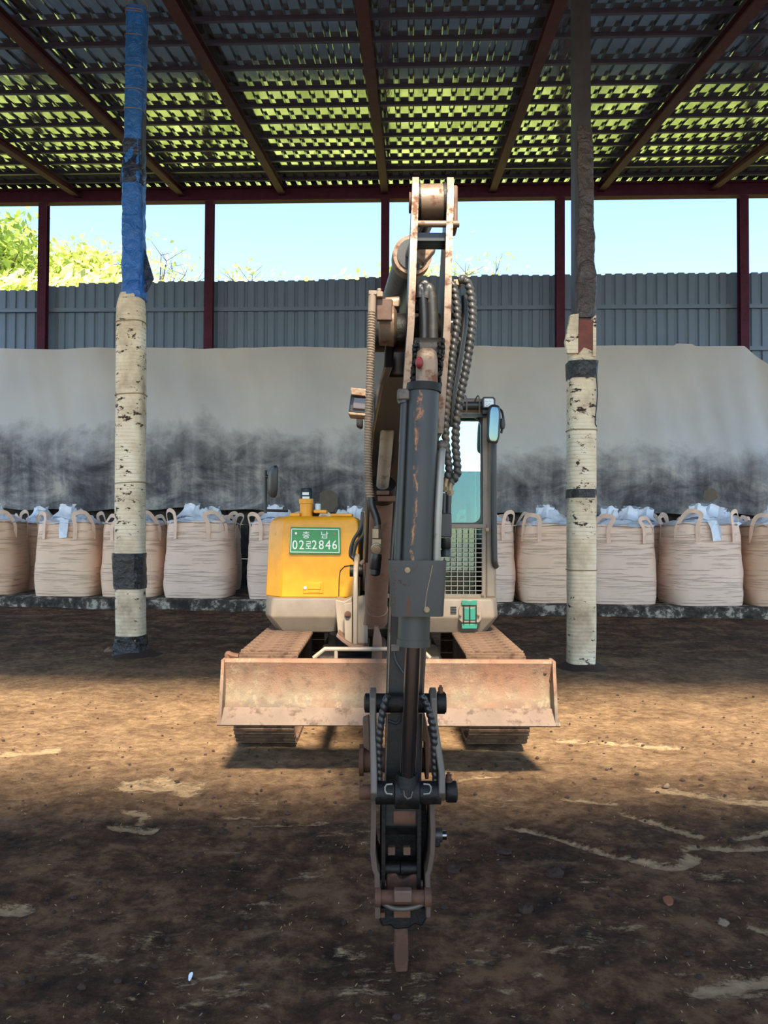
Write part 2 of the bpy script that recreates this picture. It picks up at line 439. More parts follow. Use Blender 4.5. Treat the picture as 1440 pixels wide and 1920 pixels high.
def thing(name, label, cat, loc, group=None):
    o = bpy.data.objects.new(name, None)
    COL.objects.link(o)
    o.location = loc
    o.empty_display_size = 0.2
    o['label'], o['category'], o['_og'] = label, cat, list(loc)
    if group: o['group'] = group
    return o
def struct(name, loc=(0, 0, 0)):
    o = bpy.data.objects.new(name, None)
    COL.objects.link(o)
    o.location = loc
    o['kind'], o['_og'] = 'structure', list(loc)
    return o
def tag(o, label, cat, group=None):
    o['label'], o['category'] = label, cat
    if group: o['group'] = group
    return o
def spline(pts, n=10):
    """Catmull-Rom through the points"""
    p = [Vector(q) for q in pts]
    p = [p[0] * 2 - p[1]] + p + [p[-1] * 2 - p[-2]]
    out = []
    for i in range(1, len(p) - 2):
        for k in range(n):
            t = k / n
            a, b_, c, d = p[i - 1], p[i], p[i + 1], p[i + 2]
            out.append(0.5 * ((2 * b_) + (c - a) * t + (2 * a - 5 * b_ + 4 * c - d) * t * t + (3 * b_ - a - 3 * c + d) * t ** 3))
    out.append(p[-2])
    return out

# ================================================================== floor
def seg_dist(p, a, b_):
    ab = b_ - a; t = max(0, min(1, (p - a).dot(ab) / max(ab.length_squared, 1e-9)))
    return (p - (a + ab * t)).length
PALE = [  # (pixel polyline on the photo's floor, half width in metres)
    ([(950, 1547), (1000, 1556), (1080, 1581), (1150, 1602), (1230, 1619), (1272, 1623), (1300, 1611), (1284, 1592), (1312, 1584), (1380, 1594), (1445, 1590)], 0.030),
    ([(1170, 1526), (1230, 1541), (1310, 1567)], 0.030),
    ([(1230, 1478), (1300, 1492), (1375, 1500), (1445, 1506)], 0.060),
    ([(1380, 1572), (1445, 1560)], 0.030),
    ([(1060, 1500), (1150, 1508)], 0.035), ([(240, 1473), (365, 1475)], 0.085), ([(300, 1462), (345, 1484)], 0.07),
    ([(210, 1553), (285, 1556)], 0.032), ([(240, 1522), (275, 1530)], 0.035), ([(270, 1530), (262, 1545)], 0.02),
    ([(415, 1530), (480, 1528)], 0.03), ([(5, 1708), (45, 1703)], 0.035), ([(1400, 1732), (1445, 1745)], 0.02),
    ([(1310, 1860), (1440, 1840)], 0.03), ([(420, 1548), (620, 1540)], 0.012),
    ([(950, 1355), (1080, 1360)], 0.03), ([(1050, 1385), (1270, 1400)], 0.05), ([(0, 1415), (100, 1405)], 0.06), ([(860, 1460), (940, 1452)], 0.02),
]
PALE = [([G(*q) for q in pl], w) for pl, w in PALE]
DUST = [(620, 1790, .16), (720, 1840, .20), (390, 1855, .18), (1150, 1745, .16), (1050, 1785, .14), (890, 1790, .14), (1390, 1850, .22), (780, 1900, .18), (300, 1775, .16), (140, 1790, .18), (560, 1640, .12), (640, 1560, .14), (470, 1500, .12), (1130, 1650, .12), (930, 1500, .16), (1330, 1640, .14), (90, 1620, .12), (480, 1690, .14)]
DUST = [(G(a, b_), r_) for a, b_, r_ in DUST]
def make_floor():
    ys = [0.9]
    while ys[-1] < 13.4: ys.append(ys[-1] + max(0.016, 0.0065 * ys[-1]))
    ys = [-14, -6, -2, 0] + ys + [14.5, 16.2, 17.0]
    us = np.linspace(-1, 1, 281)
    verts, pale, sun_band = [], [], []
    for y in ys:
        hw = max(3.0, 0.56 * abs(y) + 0.6)
        for u in us:
            x = hw * u
            if abs(u) == 1: x = 14 * u
            p = Vector((x, y, 0))
            zz, pv, dv = 0.0, 0.0, 0.0
            if 0.8 < y < 13.5 and abs(u) < 1:
                zz = 0.022 * mnoise.fractal(Vector((x * 1.3, y * 1.3, 0.3)), 0.9, 2.1, 4) + 0.010 * mnoise.fractal(Vector((x * 7, y * 7, 2.3)), 0.8, 2.2, 4)
                for pl, w in PALE:
                    for a, b_ in zip(pl[:-1], pl[1:]):
                        if abs(a.y - y) > 1.2 and abs(b_.y - y) > 1.2: continue
                        ww = w * (1 + 0.6 * mnoise.noise(Vector((x * 3, y * 3, 9))))
                        d = seg_dist(p, a, b_)
                        if d < 2.5 * w: pv = max(pv, 1.0 - 0.5 * d / max(ww, 1e-3))
                base = mnoise.fractal(Vector((x * 0.9, y * 1.6, 5.5)), 0.9, 2.0, 4)
                pv = max(pv, min(0.46, 0.14 + 0.30 * base), 0.0)
                for c_, r_ in DUST:
                    q = ((x - c_.x) ** 2 + ((y - c_.y) * 1.5) ** 2) / (r_ * r_)
                    if q < 6: pv = max(pv, 0.50 * math.exp(-q * 0.6))
                zz -= 0.012 * max(0, min(1, (pv - 0.4) * 4))
                dv = max(0.0, min(1.0, (y - 3.6) / 1.2)) * max(0.0, min(1.0, (9.4 - y) / 2.4))  # mask of the painted sunlit strip, fading at both edges
            verts.append((x, y, zz)); pale.append(pv); sun_band.append(dv)
    n = len(us)
    faces = [(j * n + i, j * n + i + 1, (j + 1) * n + i + 1, (j + 1) * n + i) for j in range(len(ys) - 1) for i in range(n - 1)]
    m = MB(); m.v, m.f = verts, faces
    o = m.build('floor', 'dirt', smooth=180)
    for nm, dat in (('pale', pale), ('sun_band', sun_band)):
        at = o.data.attributes.new(nm, 'FLOAT', 'POINT')
        at.data.foreach_set('value', dat)
    o['kind'] = 'structure'
make_floor()

# loose straw, crumbs and clods scattered on the floor: nobody could count them
rnd = random.Random(4)
m = MB()
for k in range(1500):
    D = 1.6 + 6.4 * rnd.random() ** 1.3
    x = (rnd.random() * 2 - 1) * (0.52 * D + 0.2)
    a, L, w = rnd.random() * PI, rnd.uniform(0.0015, 0.006), rnd.uniform(0.0006, 0.0016)
    dx, dy = math.cos(a) * L, math.sin(a) * L
    z0 = 0.015 + 0.022 * mnoise.fractal(Vector((x * 1.3, D * 1.3, 0.3)), 0.9, 2.1, 4)
    m.bar((x - dx, D - dy, z0), (x + dx, D + dy, z0 + rnd.uniform(0, 0.006)), w * 2, w)
o = m.build('straw_litter', 'straw'); o['kind'] = 'stuff'
o['label'], o['category'] = 'pale straw bits and crumbs littered over the dark compost floor', 'litter'
m = MB()
for k in range(700):
    D = 1.7 + 5 * rnd.random() ** 1.2
    x = (rnd.random() * 2 - 1) * (0.52 * D + 0.2)
    r = rnd.uniform(0.003, 0.012)
    z0 = 0.004 + 0.022 * mnoise.fractal(Vector((x * 1.3, D * 1.3, 0.3)), 0.9, 2.1, 4)
    m.sphere((x, D, z0), r, 5, (rnd.uniform(0.8, 1.6), rnd.uniform(0.8, 1.4), rnd.uniform(0.5, 0.9)))
o = m.build('soil_crumbs', 'clod'); o['kind'] = 'stuff'
o['label'], o['category'] = 'dark soil crumbs strewn across the compost floor', 'soil'

# ================================================================== shed frame
YAW = 0.036
def bx(x, D0): return D0 - YAW * x              # distance of a wall line at x
def roof_z(D): return 6.46 + 0.147 * D
# roof sheets
ceiling = struct('ceiling')
PITCH_R, SH_W = 0.22, 0.88
def roof_sheet(x0, d0, d1):
    prof = []
    for k in range(4):
        c = x0 + k * PITCH_R
        prof += [(c, 0.0), (c + 0.075, 0.0), (c + 0.095, 0.035), (c + 0.145, 0.035), (c + 0.165, 0.0)]
    prof.append((x0 + SH_W + 0.012, 0.0))
    rows = []
    nd = 14 if d1 - d0 > 8 else 4
    for j in range(nd + 1):
        D = d0 + (d1 - d0) * j / nd
        rows.append([(x + YAW * (D - 16.4), D - YAW * x, roof_z(D) + h + 0.004 * mnoise.noise(Vector((x * 1.7, D * 1.3, 3)))) for x, h in prof])
    n = len(prof)
    m = MB()
    for r_ in rows: m.v += r_
    m.f = [(j * n + i, j * n + i + 1, (j + 1) * n + i + 1, (j + 1) * n + i) for j in range(nd) for i in range(n - 1)]
    o = m.build('roof_sheet', 'roof_sheet', ceiling, smooth=25)
    return o
ROOF_NEAR, GAP_NEAR = 0.95, -1.40
k = -13
while k < 14:
    roof_sheet(k * SH_W, ROOF_NEAR, 16.9)
    k += 1
for k in range(-4, 4):                                   # the strip of roof behind the photographer
    m = MB().box((k * 3.3, -5.0, 6.40), (k * 3.3 + 3.3, GAP_NEAR, 6.44))
    m.build('roof_panel', 'roof_sheet', ceiling)
D_P = [9.42, 10.0, 10.76, 11.45, 12.1, 12.76, 13.45, 14.07, 14.7, 15.3, 15.9, 16.44]
D_P = [1.2 + 0.685 * i for i in range(12)] + D_P
for D in D_P:
    z = roof_z(D) - 0.033
    MB().bar((-11.5, D + YAW * 11.5, z), (11.8, D - YAW * 11.8, z), 0.05, 0.058).build('purlin', 'purlin', ceiling)
for px in (-60, 140, 340, 530, 722, 922, 1122, 1325, 1530):
    x1 = P(px, 340, 16.4).x
    a = (x1, bx(x1, 16.5), roof_z(16.5) - 0.17)
    b_ = (x1 - YAW * 14, bx(x1, 16.5) - 14.1, roof_z(16.5 - 14.1) - 0.17)
    mm = MB().bar(a, b_, 0.15, 0.012)                    # H section: flanges and web
    up = Vector((0, 0, 0.06)); va, vb = Vector(a), Vector(b_)
    mm = MB().bar(va - up, vb - up, 0.15, 0.014).bar(va + up, vb + up, 0.15, 0.014).bar(va, vb, 0.012, 0.12)
    mm.build('rafter', 'maroon', ceiling)
# eave beam
x0, x1 = -10, 10
mb = MB()
za, zb = 8.53, 8.80
mb.bar((x0, bx(x0, 16.42), za), (x1, bx(x1, 16.42), za), 0.20, 0.03).bar((x0, bx(x0, 16.42), zb), (x1, bx(x1, 16.42), zb), 0.20, 0.03)
mb.bar((x0, bx(x0, 16.42), (za + zb) / 2), (x1, bx(x1, 16.42), (za + zb) / 2), 0.05, zb - za)
o = mb.build('trim_1', 'maroon'); o['kind'] = 'structure'
# rear posts
RP = [(71, 'leftmost dark red steel post, rising behind the pale tarpaulin'), (390, 'dark red steel post just right of the blue-sleeved post'),
      (722, 'dark red steel post hidden behind the excavator arm'), (1047, 'dark red steel post just left of the brown-topped wrapped post'),
      (1382, 'rightmost dark red steel post, at the slanting end of the tarpaulin')]
for px, lab in RP:
    c = P(px, 500, 16.4)
    x, y = c.x, bx(c.x, 16.40)
    t = thing('steel_post', lab, 'post', (x, y, 0), 'steel posts carrying the rear eave')
    MB().box((x - 0.09, y - 0.085, 0.02), (x + 0.09, y - 0.073, 8.50)).build('flange', 'maroon', t)
    MB().box((x - 0.09, y + 0.073, 0.02), (x + 0.09, y + 0.085, 8.50)).build('flange', 'maroon', t)
    MB().box((x - 0.007, y - 0.073, 0.02), (x + 0.007, y + 0.073, 8.50)).build('web', 'maroon', t)
    MB().box((x - 0.13, y - 0.12, 0.0), (x + 0.13, y + 0.12, 0.02)).build('base_plate', 'maroon', t)
# corrugated fence wall
wall = struct('wall_back')
def fence_sheet(i, x0, w, top):
    prof = []
    n = 4; p = w / n
    for k in range(n):
        c = x0 + k * p
        prof += [(c, 0.0), (c + p * 0.58, 0.0), (c + p * 0.68, 0.035), (c + p * 0.90, 0.035)]
    prof.append((x0 + w + 0.012, 0.002))
    m = MB()
    for z in (2.30, 4.0, top):
        m.v += [(x, bx(x, 16.60) + d, z + (0.012 if (q % 4) < 2 and z == top else 0)) for q, (x, d) in enumerate(prof)]
    nn = len(prof)
    m.f = [(j * nn + q, j * nn + q + 1, (j + 1) * nn + q + 1, (j + 1) * nn + q) for j in range(2) for q in range(nn - 1)]
    return m.build('fence_sheet', 'fence_blue', wall, smooth=0)
for i in range(-12, 13):
    x0 = i * 0.885 + 0.32
    px = 720 + (x0 + 0.4) / 16.6 * 1440
    yt = 537 if px < 60 else (530 if px < 140 else (524 if px < 700 else 519))
    fence_sheet(i, x0, 0.885, P(px, yt, 16.6).z + random.Random(i).uniform(-0.012, 0.012))
for py in (577, 655, 800):
    a, c = P(-140, py, 16.5), P(1580, py, 16.5)
    z = (a.z + c.z) / 2
    MB().bar((-10.5, bx(-10.5, 16.545), z), (10.5, bx(10.5, 16.545), z), 0.05, 0.085).build('fence_rail', 'fence_blue', wall)
# low masonry wall of big blocks behind the bags
zt = 2.3
for j in range(3):
    for i in range(-6, 7):
        x0 = i * 1.7 + (0.85 if j % 2 else 0)
        y = bx(x0, 16.52)
        MB().box((x0 + 0.01, y, j * 0.76 + 0.01), (x0 + 1.69, y + 0.5, j * 0.76 + 0.75)).build('concrete_block', 'block_wall', wall, bevel=0.02)

# ledge the bags stand on
def ledge_y(x): return 13.15 - 0.106 * x
m = MB()
N = 160
rings = []
for i in range(N + 1):
    x = -10 + 20 * i / N
    y = ledge_y(x)
    j1 = 0.05 * mnoise.fractal(Vector((x * 1.5, 1, 1)), 0.8, 2, 4)
    j2 = 0.022 * mnoise.fractal(Vector((x * 2.5, 7, 1)), 0.8, 2, 4)
    rings.append([(x, y + j1, -0.05), (x, y + j1 * 0.6, 0.08 + j2), (x, y + 0.03 + j2, 0.165 + j2), (x, y + 0.16, 0.185), (x, 16.72 - YAW * x, 0.185), (x, 16.72 - YAW * x, -0.05)])
m.loft(rings)
o = m.build('concrete_ledge', 'concrete', smooth=50); o['kind'] = 'structure'

# ================================================================== tarpaulin
def tarp_top(px):
    if px < 1385: return 649 + 6 * px / 1440 + 1.5 * math.sin(px * 0.02) + (-4 if 1255 < px < 1290 else 0)
    return 655 + (px - 1385) * 0.86
t = MB()
NX, NZ = 260, 46
zb_l = P(0, 950, 16.1).z
for j in range(NZ + 1):
    for i in range(NX + 1):
        px = -170 + (1780) * i / NX
        ztop = P(px, tarp_top(px), 16.15).z
        zbot = P(px, 952 + 16 * max(0, min(1, px / 1440)) + 3 * math.sin(px * 0.013) + 2 * math.sin(px * 0.05), 16.1).z
        f = j / NZ
        zz = ztop + (zbot - ztop) * f
        x = (px - 720) / 1440 * 16.15
        fold = 0.07 * mnoise.fractal(Vector((x * 0.9 + 0.25 * zz, 0.2 * zz, 4)), 0.9, 2, 4) + 0.04 * mnoise.noise(Vector((x * 2.6 + 0.5 * zz, zz * 0.3, 8)))
        side = max(0, (px - 1340) / 100)
        fold += 0.06 * side * math.sin(x * 9 + zz * 1.6)
        bulge = -0.18 * math.exp(-((f - 0.72) / 0.2) ** 2) * (0.6 + 0.5 * mnoise.noise(Vector((x * 0.7, 3, 3))))
        t.v.append((x, bx(x, 16.14) + fold + bulge - 0.05, zz))
n = NX + 1
t.f = [(j * n + i, (j + 1) * n + i, (j + 1) * n + i + 1, j * n + i + 1) for j in range(NZ) for i in range(NX)]
tarp = t.build('tarpaulin', 'tarp', smooth=180)
tag(tarp, 'long pale grey tarpaulin, blackened along its lower half, hung behind the bags', 'tarpaulin')
def blob_patch(px, py, w, h, seed):
    c = P(px, py, 15.70 - YAW * ((px - 720) / 90)); rr = random.Random(seed)
    pts = []
    for k in range(18):
        a = 2 * PI * k / 18; q = 1 + rr.uniform(-0.15, 0.12)
        pts.append((c.x + math.cos(a) * w * q, c.y, c.z + math.sin(a) * h * q))
    MB().prism(pts, (0, 0.012, 0)).build('repair_patch', 'tarp_patch', tarp)
blob_patch(615, 940, 0.21, 0.24, 1); blob_patch(1332, 928, 0.15, 0.14, 3)

# ================================================================== bulk bags
def sup(t, e):
    c, s_ = math.cos(t), math.sin(t)
    return math.copysign(abs(c) ** (2 / e), c), math.copysign(abs(s_) ** (2 / e), s_)
def bulk_bag(px0, px1, D, label, seed, mat='bag_a', rot=0.0, tail=False, h=1.36, knots=1):
    rr = random.Random(seed)
    cx = (P(px0, 1000, D).x + P(px1, 1000, D).x) / 2
    w = (P(px1, 1000, D).x - P(px0, 1000, D).x) / 2 / (1 + 0.3 * abs(math.sin(2 * rot)))
    dp = 0.56
    cy = D + dp
    z0 = 0.187
    th = thing('bulk_bag', label, 'bag', (cx, cy, z0), 'woven bulk bags on the concrete ledge')
    cr, sr = math.cos(rot), math.sin(rot)
    def tf(x, y, z): return (cx + x * cr - y * sr, cy + x * sr + y * cr, z0 + z)
    m = MB(); rings = []
    NZ, NS = 34, 56
    for j in range(NZ + 1):
        f = j / NZ
        bul = 0.91 + 0.10 * math.sin(PI * min(1, f * 1.12) ** 0.8)
        e = 5.5 - 2.2 * math.sin(PI * f)
        if f > 0.86: bul *= 1 - 0.10 * ((f - 0.86) / 0.14) ** 1.5
        ring = []
        for k in range(NS):
            a = 2 * PI * k / NS + PI / NS
            ux, uy = sup(a, e)
            ns = mnoise.fractal(Vector((ux * 2 + seed, uy * 2, f * 4)), 0.8, 2, 3)
            cr_ = mnoise.noise(Vector((ux * 1.5 + seed, uy * 1.5, f * 21)))
            q = bul * (1 + 0.022 * ns) - 0.008 * max(0, cr_)
            zz = h * f + (0.03 * (abs(ux * uy)) * max(0, f - 0.7) / 0.3) + 0.02 * ns * max(0, f - 0.6)
            if f < 0.04: zz = h * f
            ring.append(tf(ux * w * q, uy * dp * q, zz))
        rings.append(ring)
    m.loft(rings)
    m.build('body', mat, th, smooth=60)
    # crumpled white liner bulging out of the mouth
    m = MB(); rings = []
    NS2 = 44
    for j in range(13):
        f = j / 12
        rad = (0.93 - 0.68 * f ** 0.8)
        hgt = h - 0.015 + 0.23 * f ** 1.15 + (0.0 if f < 0.9 else 0.04)
        ring = []
        for k in range(NS2):
            a = 2 * PI * k / NS2
            ux, uy = sup(a, 4.0 - 2 * f)
            ns = mnoise.fractal(Vector((ux * 3 + seed * 3, uy * 3, f * 3)), 0.7, 2.1, 4)
            ring.append(tf(ux * w * rad * (1 + 0.10 * ns), uy * dp * rad * (1 + 0.10 * ns), hgt + 0.055 * ns))
        rings.append(ring)
    m.loft(rings)
    ln = m.build('liner', 'liner', th, smooth=50)
    for q in range(knots):                              # the tied-off twist of the liner
        kx, ky = rr.uniform(-0.35, 0.25) * w, rr.uniform(-0.4, 0.1) * dp
        m = MB(); rings = []
        for j in range(9):
            f = j / 8
            r_ = 0.17 * (1 - f) ** 1.4 + 0.035 + 0.075 * max(0, f - 0.45) * 1.6
            ring = []
            for k in range(20):
                a = 2 * PI * k / 20
                g = 1 + 0.30 * math.sin(a * 5 + seed) * (0.3 + f) * 0.8 + 0.2 * mnoise.noise(Vector((math.cos(a) * 2, math.sin(a) * 2, f * 3 + seed + q)))
                ring.append(tf(kx + math.cos(a) * r_ * g * 1.25 + 0.05 * f, ky + math.sin(a) * r_ * g, h + 0.09 + 0.23 * f + 0.03 * math.sin(a * 3 + q)))
            rings.append(ring)
        m.loft(rings)
        m.build('liner_knot', 'liner', th, smooth=50)
    if tail:
        x0 = rr.uniform(-0.35, 0.5) * w
        pts = [tf(x0 - 0.06, -dp * 0.86, h + 0.05), tf(x0 + 0.10, -dp * 0.86, h + 0.06), tf(x0 + 0.13, -dp * 1.03, h - 0.10), tf(x0 + 0.12, -dp * 1.06, h - 0.27), tf(x0 - 0.02, -dp * 1.06, h - 0.29), tf(x0 - 0.04, -dp * 1.02, h - 0.10)]
        m = MB(); m.prism(pts, (0, 0.008, 0)); m.build('liner_tail', 'liner', th, smooth=0)
    # four lifting loops, one per corner
    for sx in (-1, 1):
        for sy in (-1, 1):
            lean = rr.uniform(-0.10, 0.10); hh = rr.uniform(0.13, 0.22)
            ax_, ay_ = sx * w * 0.90, sy * dp * 0.52
            bx_, by_ = sx * w * 0.50, sy * dp * 0.965
            A = [(ax_ * 1.01, ay_, h - 0.30), (ax_ * 0.99, ay_, h - 0.06), (ax_ * 0.93 + lean, ay_ + sy * 0.05, h + hh * 0.7), ((ax_ + bx_) / 2 + lean, (ay_ + by_) / 2, h + hh), (bx_ + lean, by_ * 0.93, h + hh * 0.7), (bx_, by_ * 0.99, h - 0.06), (bx_, by_ * 1.015, h - 0.30)]
            pts = [Vector(tf(*q)) for q in spline(A, 6)]
            side = []
            m = MB(); rings = []
            for i, p in enumerate(pts):
                T = (pts[min(i + 1, len(pts) - 1)] - pts[max(i - 1, 0)]).normalized()
                mid = Vector(tf(0, 0, h - 0.2)); out = (p - mid); out.z *= 0.3; out = (out - T * out.dot(T)).normalized()
                s_ = T.cross(out).normalized() * 0.035
                o_ = out * 0.004
                rings.append([p - s_ - o_, p + s_ - o_, p + s_ + o_, p - s_ + o_])
            m.loft(rings)
            m.build('lifting_loop', 'bag_strap', th, smooth=60)
    return th
def BD(px):  # front line of the bags at a pixel column
    x = (px - 720) / 1440 * 13.2
    return ledge_y(x) + 0.16
BAGS = [
    (-105, 20, 0.10, 'tan bulk bag cut off at the left end of the row', 'bag_c', 0.06, False, 1),
    (52, 175, 0.0, 'tan bulk bag with a blue-white tail over its rim, left of the post', 'bag_a', -0.05, True, 2),
    (178, 296, 0.10, 'tan bulk bag half hidden behind the black-taped post', 'bag_a', 0.03, False, 1),
    (297, 432, 0.0, 'tan bulk bag right of the black-taped post, before the dark gap', 'bag_b', -0.10, False, 1),
    (456, 578, 0.05, 'pale bulk bag partly hidden by the yellow engine cover', 'bag_b', 0.03, False, 1),
    (586, 706, 0.15, 'bulk bag behind the yellow cover, only its liner tip showing', 'bag_a', 0.0, False, 1),
    (850, 973, 0.05, 'bulk bag beside the cab, half covered by its grey handrail', 'bag_b', 0.04, False, 1),
    (976, 1104, 0.05, 'bulk bag just left of the right wrapped post', 'bag_a', 0.05, False, 2),
    (1110, 1244, 0.0, 'bulk bag just right of the right wrapped post, two liner knots', 'bag_b', -0.03, False, 2),
    (1263, 1411, -0.05, 'bulk bag with a blue-white tail hanging over its right front', 'bag_b', 0.10, True, 2),
    (1417, 1545, 0.05, 'bulk bag cut off at the right end of the row', 'bag_c', 0.0, False, 1),
]
for k, (a, b_, dd, lab, mt, rot, tail, kn) in enumerate(BAGS):
    bulk_bag(a, b_, BD((a + b_) / 2) + dd, lab, 11 + k * 7, mt, rot, tail, 1.36 - 0.02 * (k % 3), kn)
BACK = [(17, 118, 'darker bulk bag squeezed in behind the left end of the row'), (330, 440, 'rear bulk bag peeping out beside the dark gap'),
        (1170, 1268, 'rear bulk bag seen in the slit between two bags on the right'), (1330, 1428, 'rear bulk bag behind the rightmost slit of the row')]
for k, (a, b_, lab) in enumerate(BACK):
    bulk_bag(a, b_, BD((a + b_) / 2) + (0.75 if k == 0 else 1.36), lab, 131 + k * 5, 'bag_c', 0.0, False, 1.34, 1) if k else bulk_bag(20, 90, BD(50) + 1.42, lab, 131, 'bag_c', 0.0, False, 1.34, 1)

# ================================================================== wrapped posts
def sleeve(parent, name, mat, cx, cy, spec, e=3.2, seg=28, rough=0.0, seed=0, smooth=50, step=0.06, caps=True):
    """closed sleeve round a post: spec is a list of (z, radius x, shift x)"""
    spec = sorted(spec)
    rings = []
    z = spec[0][0]
    zs = []
    while z < spec[-1][0]:
        zs.append(z); z += step
    zs.append(spec[-1][0])
    for z in zs:
        for i in range(len(spec) - 1):
            if spec[i][0] <= z <= spec[i + 1][0]:
                f = (z - spec[i][0]) / max(1e-6, spec[i + 1][0] - spec[i][0])
                r_ = spec[i][1] + (spec[i + 1][1] - spec[i][1]) * f
                sh = spec[i][2] + (spec[i + 1][2] - spec[i][2]) * f
                break
        ring = []
        for k in range(seg):
            a = 2 * PI * k / seg
            ux, uy = sup(a, e)
            q = r_ * (1 + rough * mnoise.fractal(Vector((ux * 2.2 + seed, uy * 2.2, z * 5)), 0.7, 2, 4))
            ring.append((cx + sh + ux * q, cy + uy * q, z))
        rings.append(ring)
    return MB().loft(rings, caps).build(name, mat, parent, smooth=smooth)
def rope_ring(parent, cx, cy, z, r_, rad=0.008, e=3.2, tilt=0.0):
    pts = []
    for k in range(29):
        ux, uy = sup(2 * PI * k / 28, e)
        pts.append((cx + ux * r_, cy + uy * r_, z + tilt * ux))
    return MB().tube(pts, rad, 6).build('rope_tie', 'rope', parent)
# left post
g = G(245, 1231)
cy = g.y + 0.16
D = cy
cx = P(245, 1231, D).x
def zz(py): return P(245, py, D).z
def xs(px, py): return P(px, py, D).x - cx
t = thing('wrapped_post', 'white wrapped post with a blue plastic sleeve above and black tape low down', 'post', (cx, cy, 0), 'wrapped posts inside the shed')
MB().box((cx - 0.07 + 0.02, cy - 0.07, -0.02), (cx + 0.07 + 0.02, cy + 0.07, roof_z(cy) - 0.30)).build('core', 'core_dark', t)
sleeve(t, 'white_wrap', 'wrap_white', cx, cy, [(0.0, 0.155, xs(246, 1230)), (zz(1000), 0.158, xs(244, 1000)), (zz(740), 0.158, xs(246, 740)), (zz(600), 0.155, xs(246, 600)), (zz(575), 0.15, xs(246, 575)), (zz(553), 0.125, xs(248, 553))], rough=0.012, seed=1)
sleeve(t, 'black_tape', 'tape_black', cx, cy, [(zz(1103), 0.170, xs(244, 1103)), (zz(1068), 0.172, xs(243, 1068)), (zz(1037), 0.175, xs(243, 1037))], rough=0.05, seed=2, step=0.012, smooth=20)
sleeve(t, 'foot_wrap', 'tape_black', cx, cy, [(0.0, 0.185, xs(247, 1230)), (zz(1212), 0.172, xs(246, 1212)), (zz(1190), 0.162, xs(246, 1190))], rough=0.12, seed=3, step=0.015, smooth=20)
sleeve(t, 'blue_sleeve', 'sheet_blue', cx, cy, [(zz(280), 0.105, xs(252, 280)), (zz(200), 0.108, xs(254, 200)), (zz(20), 0.112, xs(257, 20)), (7.35, 0.112, xs(258, 0))], e=4, rough=0.035, seed=4, step=0.045)
sleeve(t, 'crumpled_sleeve', 'sheet_blue', cx, cy, [(zz(562), 0.125, xs(252, 560)), (zz(520), 0.120, xs(251, 520)), (zz(400), 0.116, xs(251, 400)), (zz(345), 0.120, xs(251, 345)), (zz(276), 0.106, xs(252, 276))], e=4, seg=40, rough=0.10, seed=24, step=0.025, smooth=25)
sleeve(t, 'dark_patch', 'sheet_dark', cx, cy, [(zz(350), 0.128, xs(250, 350)), (zz(300), 0.113, xs(252, 300)), (zz(268), 0.112, xs(252, 268))], e=4, rough=0.11, seed=5, step=0.025, smooth=25)
m = MB(); m.prism([P(268, 455, D), P(288, 522, D), P(276, 545, D), P(262, 556, D), P(262, 470, D)], (0, 0.02, 0)); m.build('loose_flap', 'sheet_dark', t)
for py, rr_ in ((607, 0.160), (742, 0.163), (906, 0.162)):
    rope_ring(t, cx + xs(246, py), cy, zz(py), rr_, 0.007, tilt=0.01)
for py in (0, 8, 28, 32, 75, 133, 175, 212):
    rope_ring(t, cx + xs(256.5 - py * 0.012, py), cy, zz(py), 0.114, 0.004, e=4, tilt=-0.01)
# right post
g = G(1090, 1256)
cy = g.y + 0.15
D = cy
cx = P(1090, 1256, D).x
t = thing('wrapped_post', 'white wrapped post with a bare rusty window and two narrow black bands', 'post', (cx, cy, 0), 'wrapped posts inside the shed')
def zz(py): return P(1090, py, D).z
MB().box((cx - 0.085, cy - 0.085, -0.02), (cx + 0.085, cy + 0.085, roof_z(cy) - 0.30)).build('core', 'core_dark', t)
sleeve(t, 'white_wrap', 'wrap_white', cx, cy, [(0.0, 0.140, xs(1089, 1255)), (zz(1200), 0.143, xs(1090, 1200)), (zz(900), 0.146, xs(1090, 900)), (zz(720), 0.144, xs(1090, 720)), (zz(655), 0.138, xs(1091, 655))], rough=0.012, seed=11)
# torn upper end of the wrap: a back shell and two side strips, leaving the rusty core bare in front
sleeve(t, 'torn_wrap', 'wrap_white', cx, cy + 0.03, [(zz(658), 0.128, xs(1091, 655)), (zz(590), 0.110, xs(1092, 590))], rough=0.05, seed=12)
MB().prism([P(1064, 662, D - 0.165), P(1084, 662, D - 0.165), P(1085, 588, D - 0.165), P(1070, 590, D - 0.165), P(1060, 640, D - 0.165)], (0, 0.06, 0)).build('torn_strip', 'wrap_white', t)
MB().prism([P(1084, 664, D - 0.157), P(1096, 650, D - 0.157), P(1111, 656, D - 0.157), P(1112, 600, D - 0.157), P(1086, 598, D - 0.157)], (0, 0.05, 0)).build('bare_core', 'core_red', t)
MB().prism([P(1112, 668, D - 0.163), P(1118, 668, D - 0.163), P(1118, 590, D - 0.163), P(1112, 595, D - 0.163)], (0, 0.06, 0)).build('torn_strip', 'wrap_white', t)
sleeve(t, 'black_band', 'tape_black', cx, cy, [(zz(712), 0.152, xs(1090, 712)), (zz(680), 0.156, xs(1091, 680))], rough=0.06, seed=13, step=0.010, smooth=20)
sleeve(t, 'black_band', 'tape_black', cx, cy, [(zz(934), 0.150, xs(1089, 934)), (zz(918), 0.151, xs(1090, 918))], rough=0.03, seed=14, step=0.015)
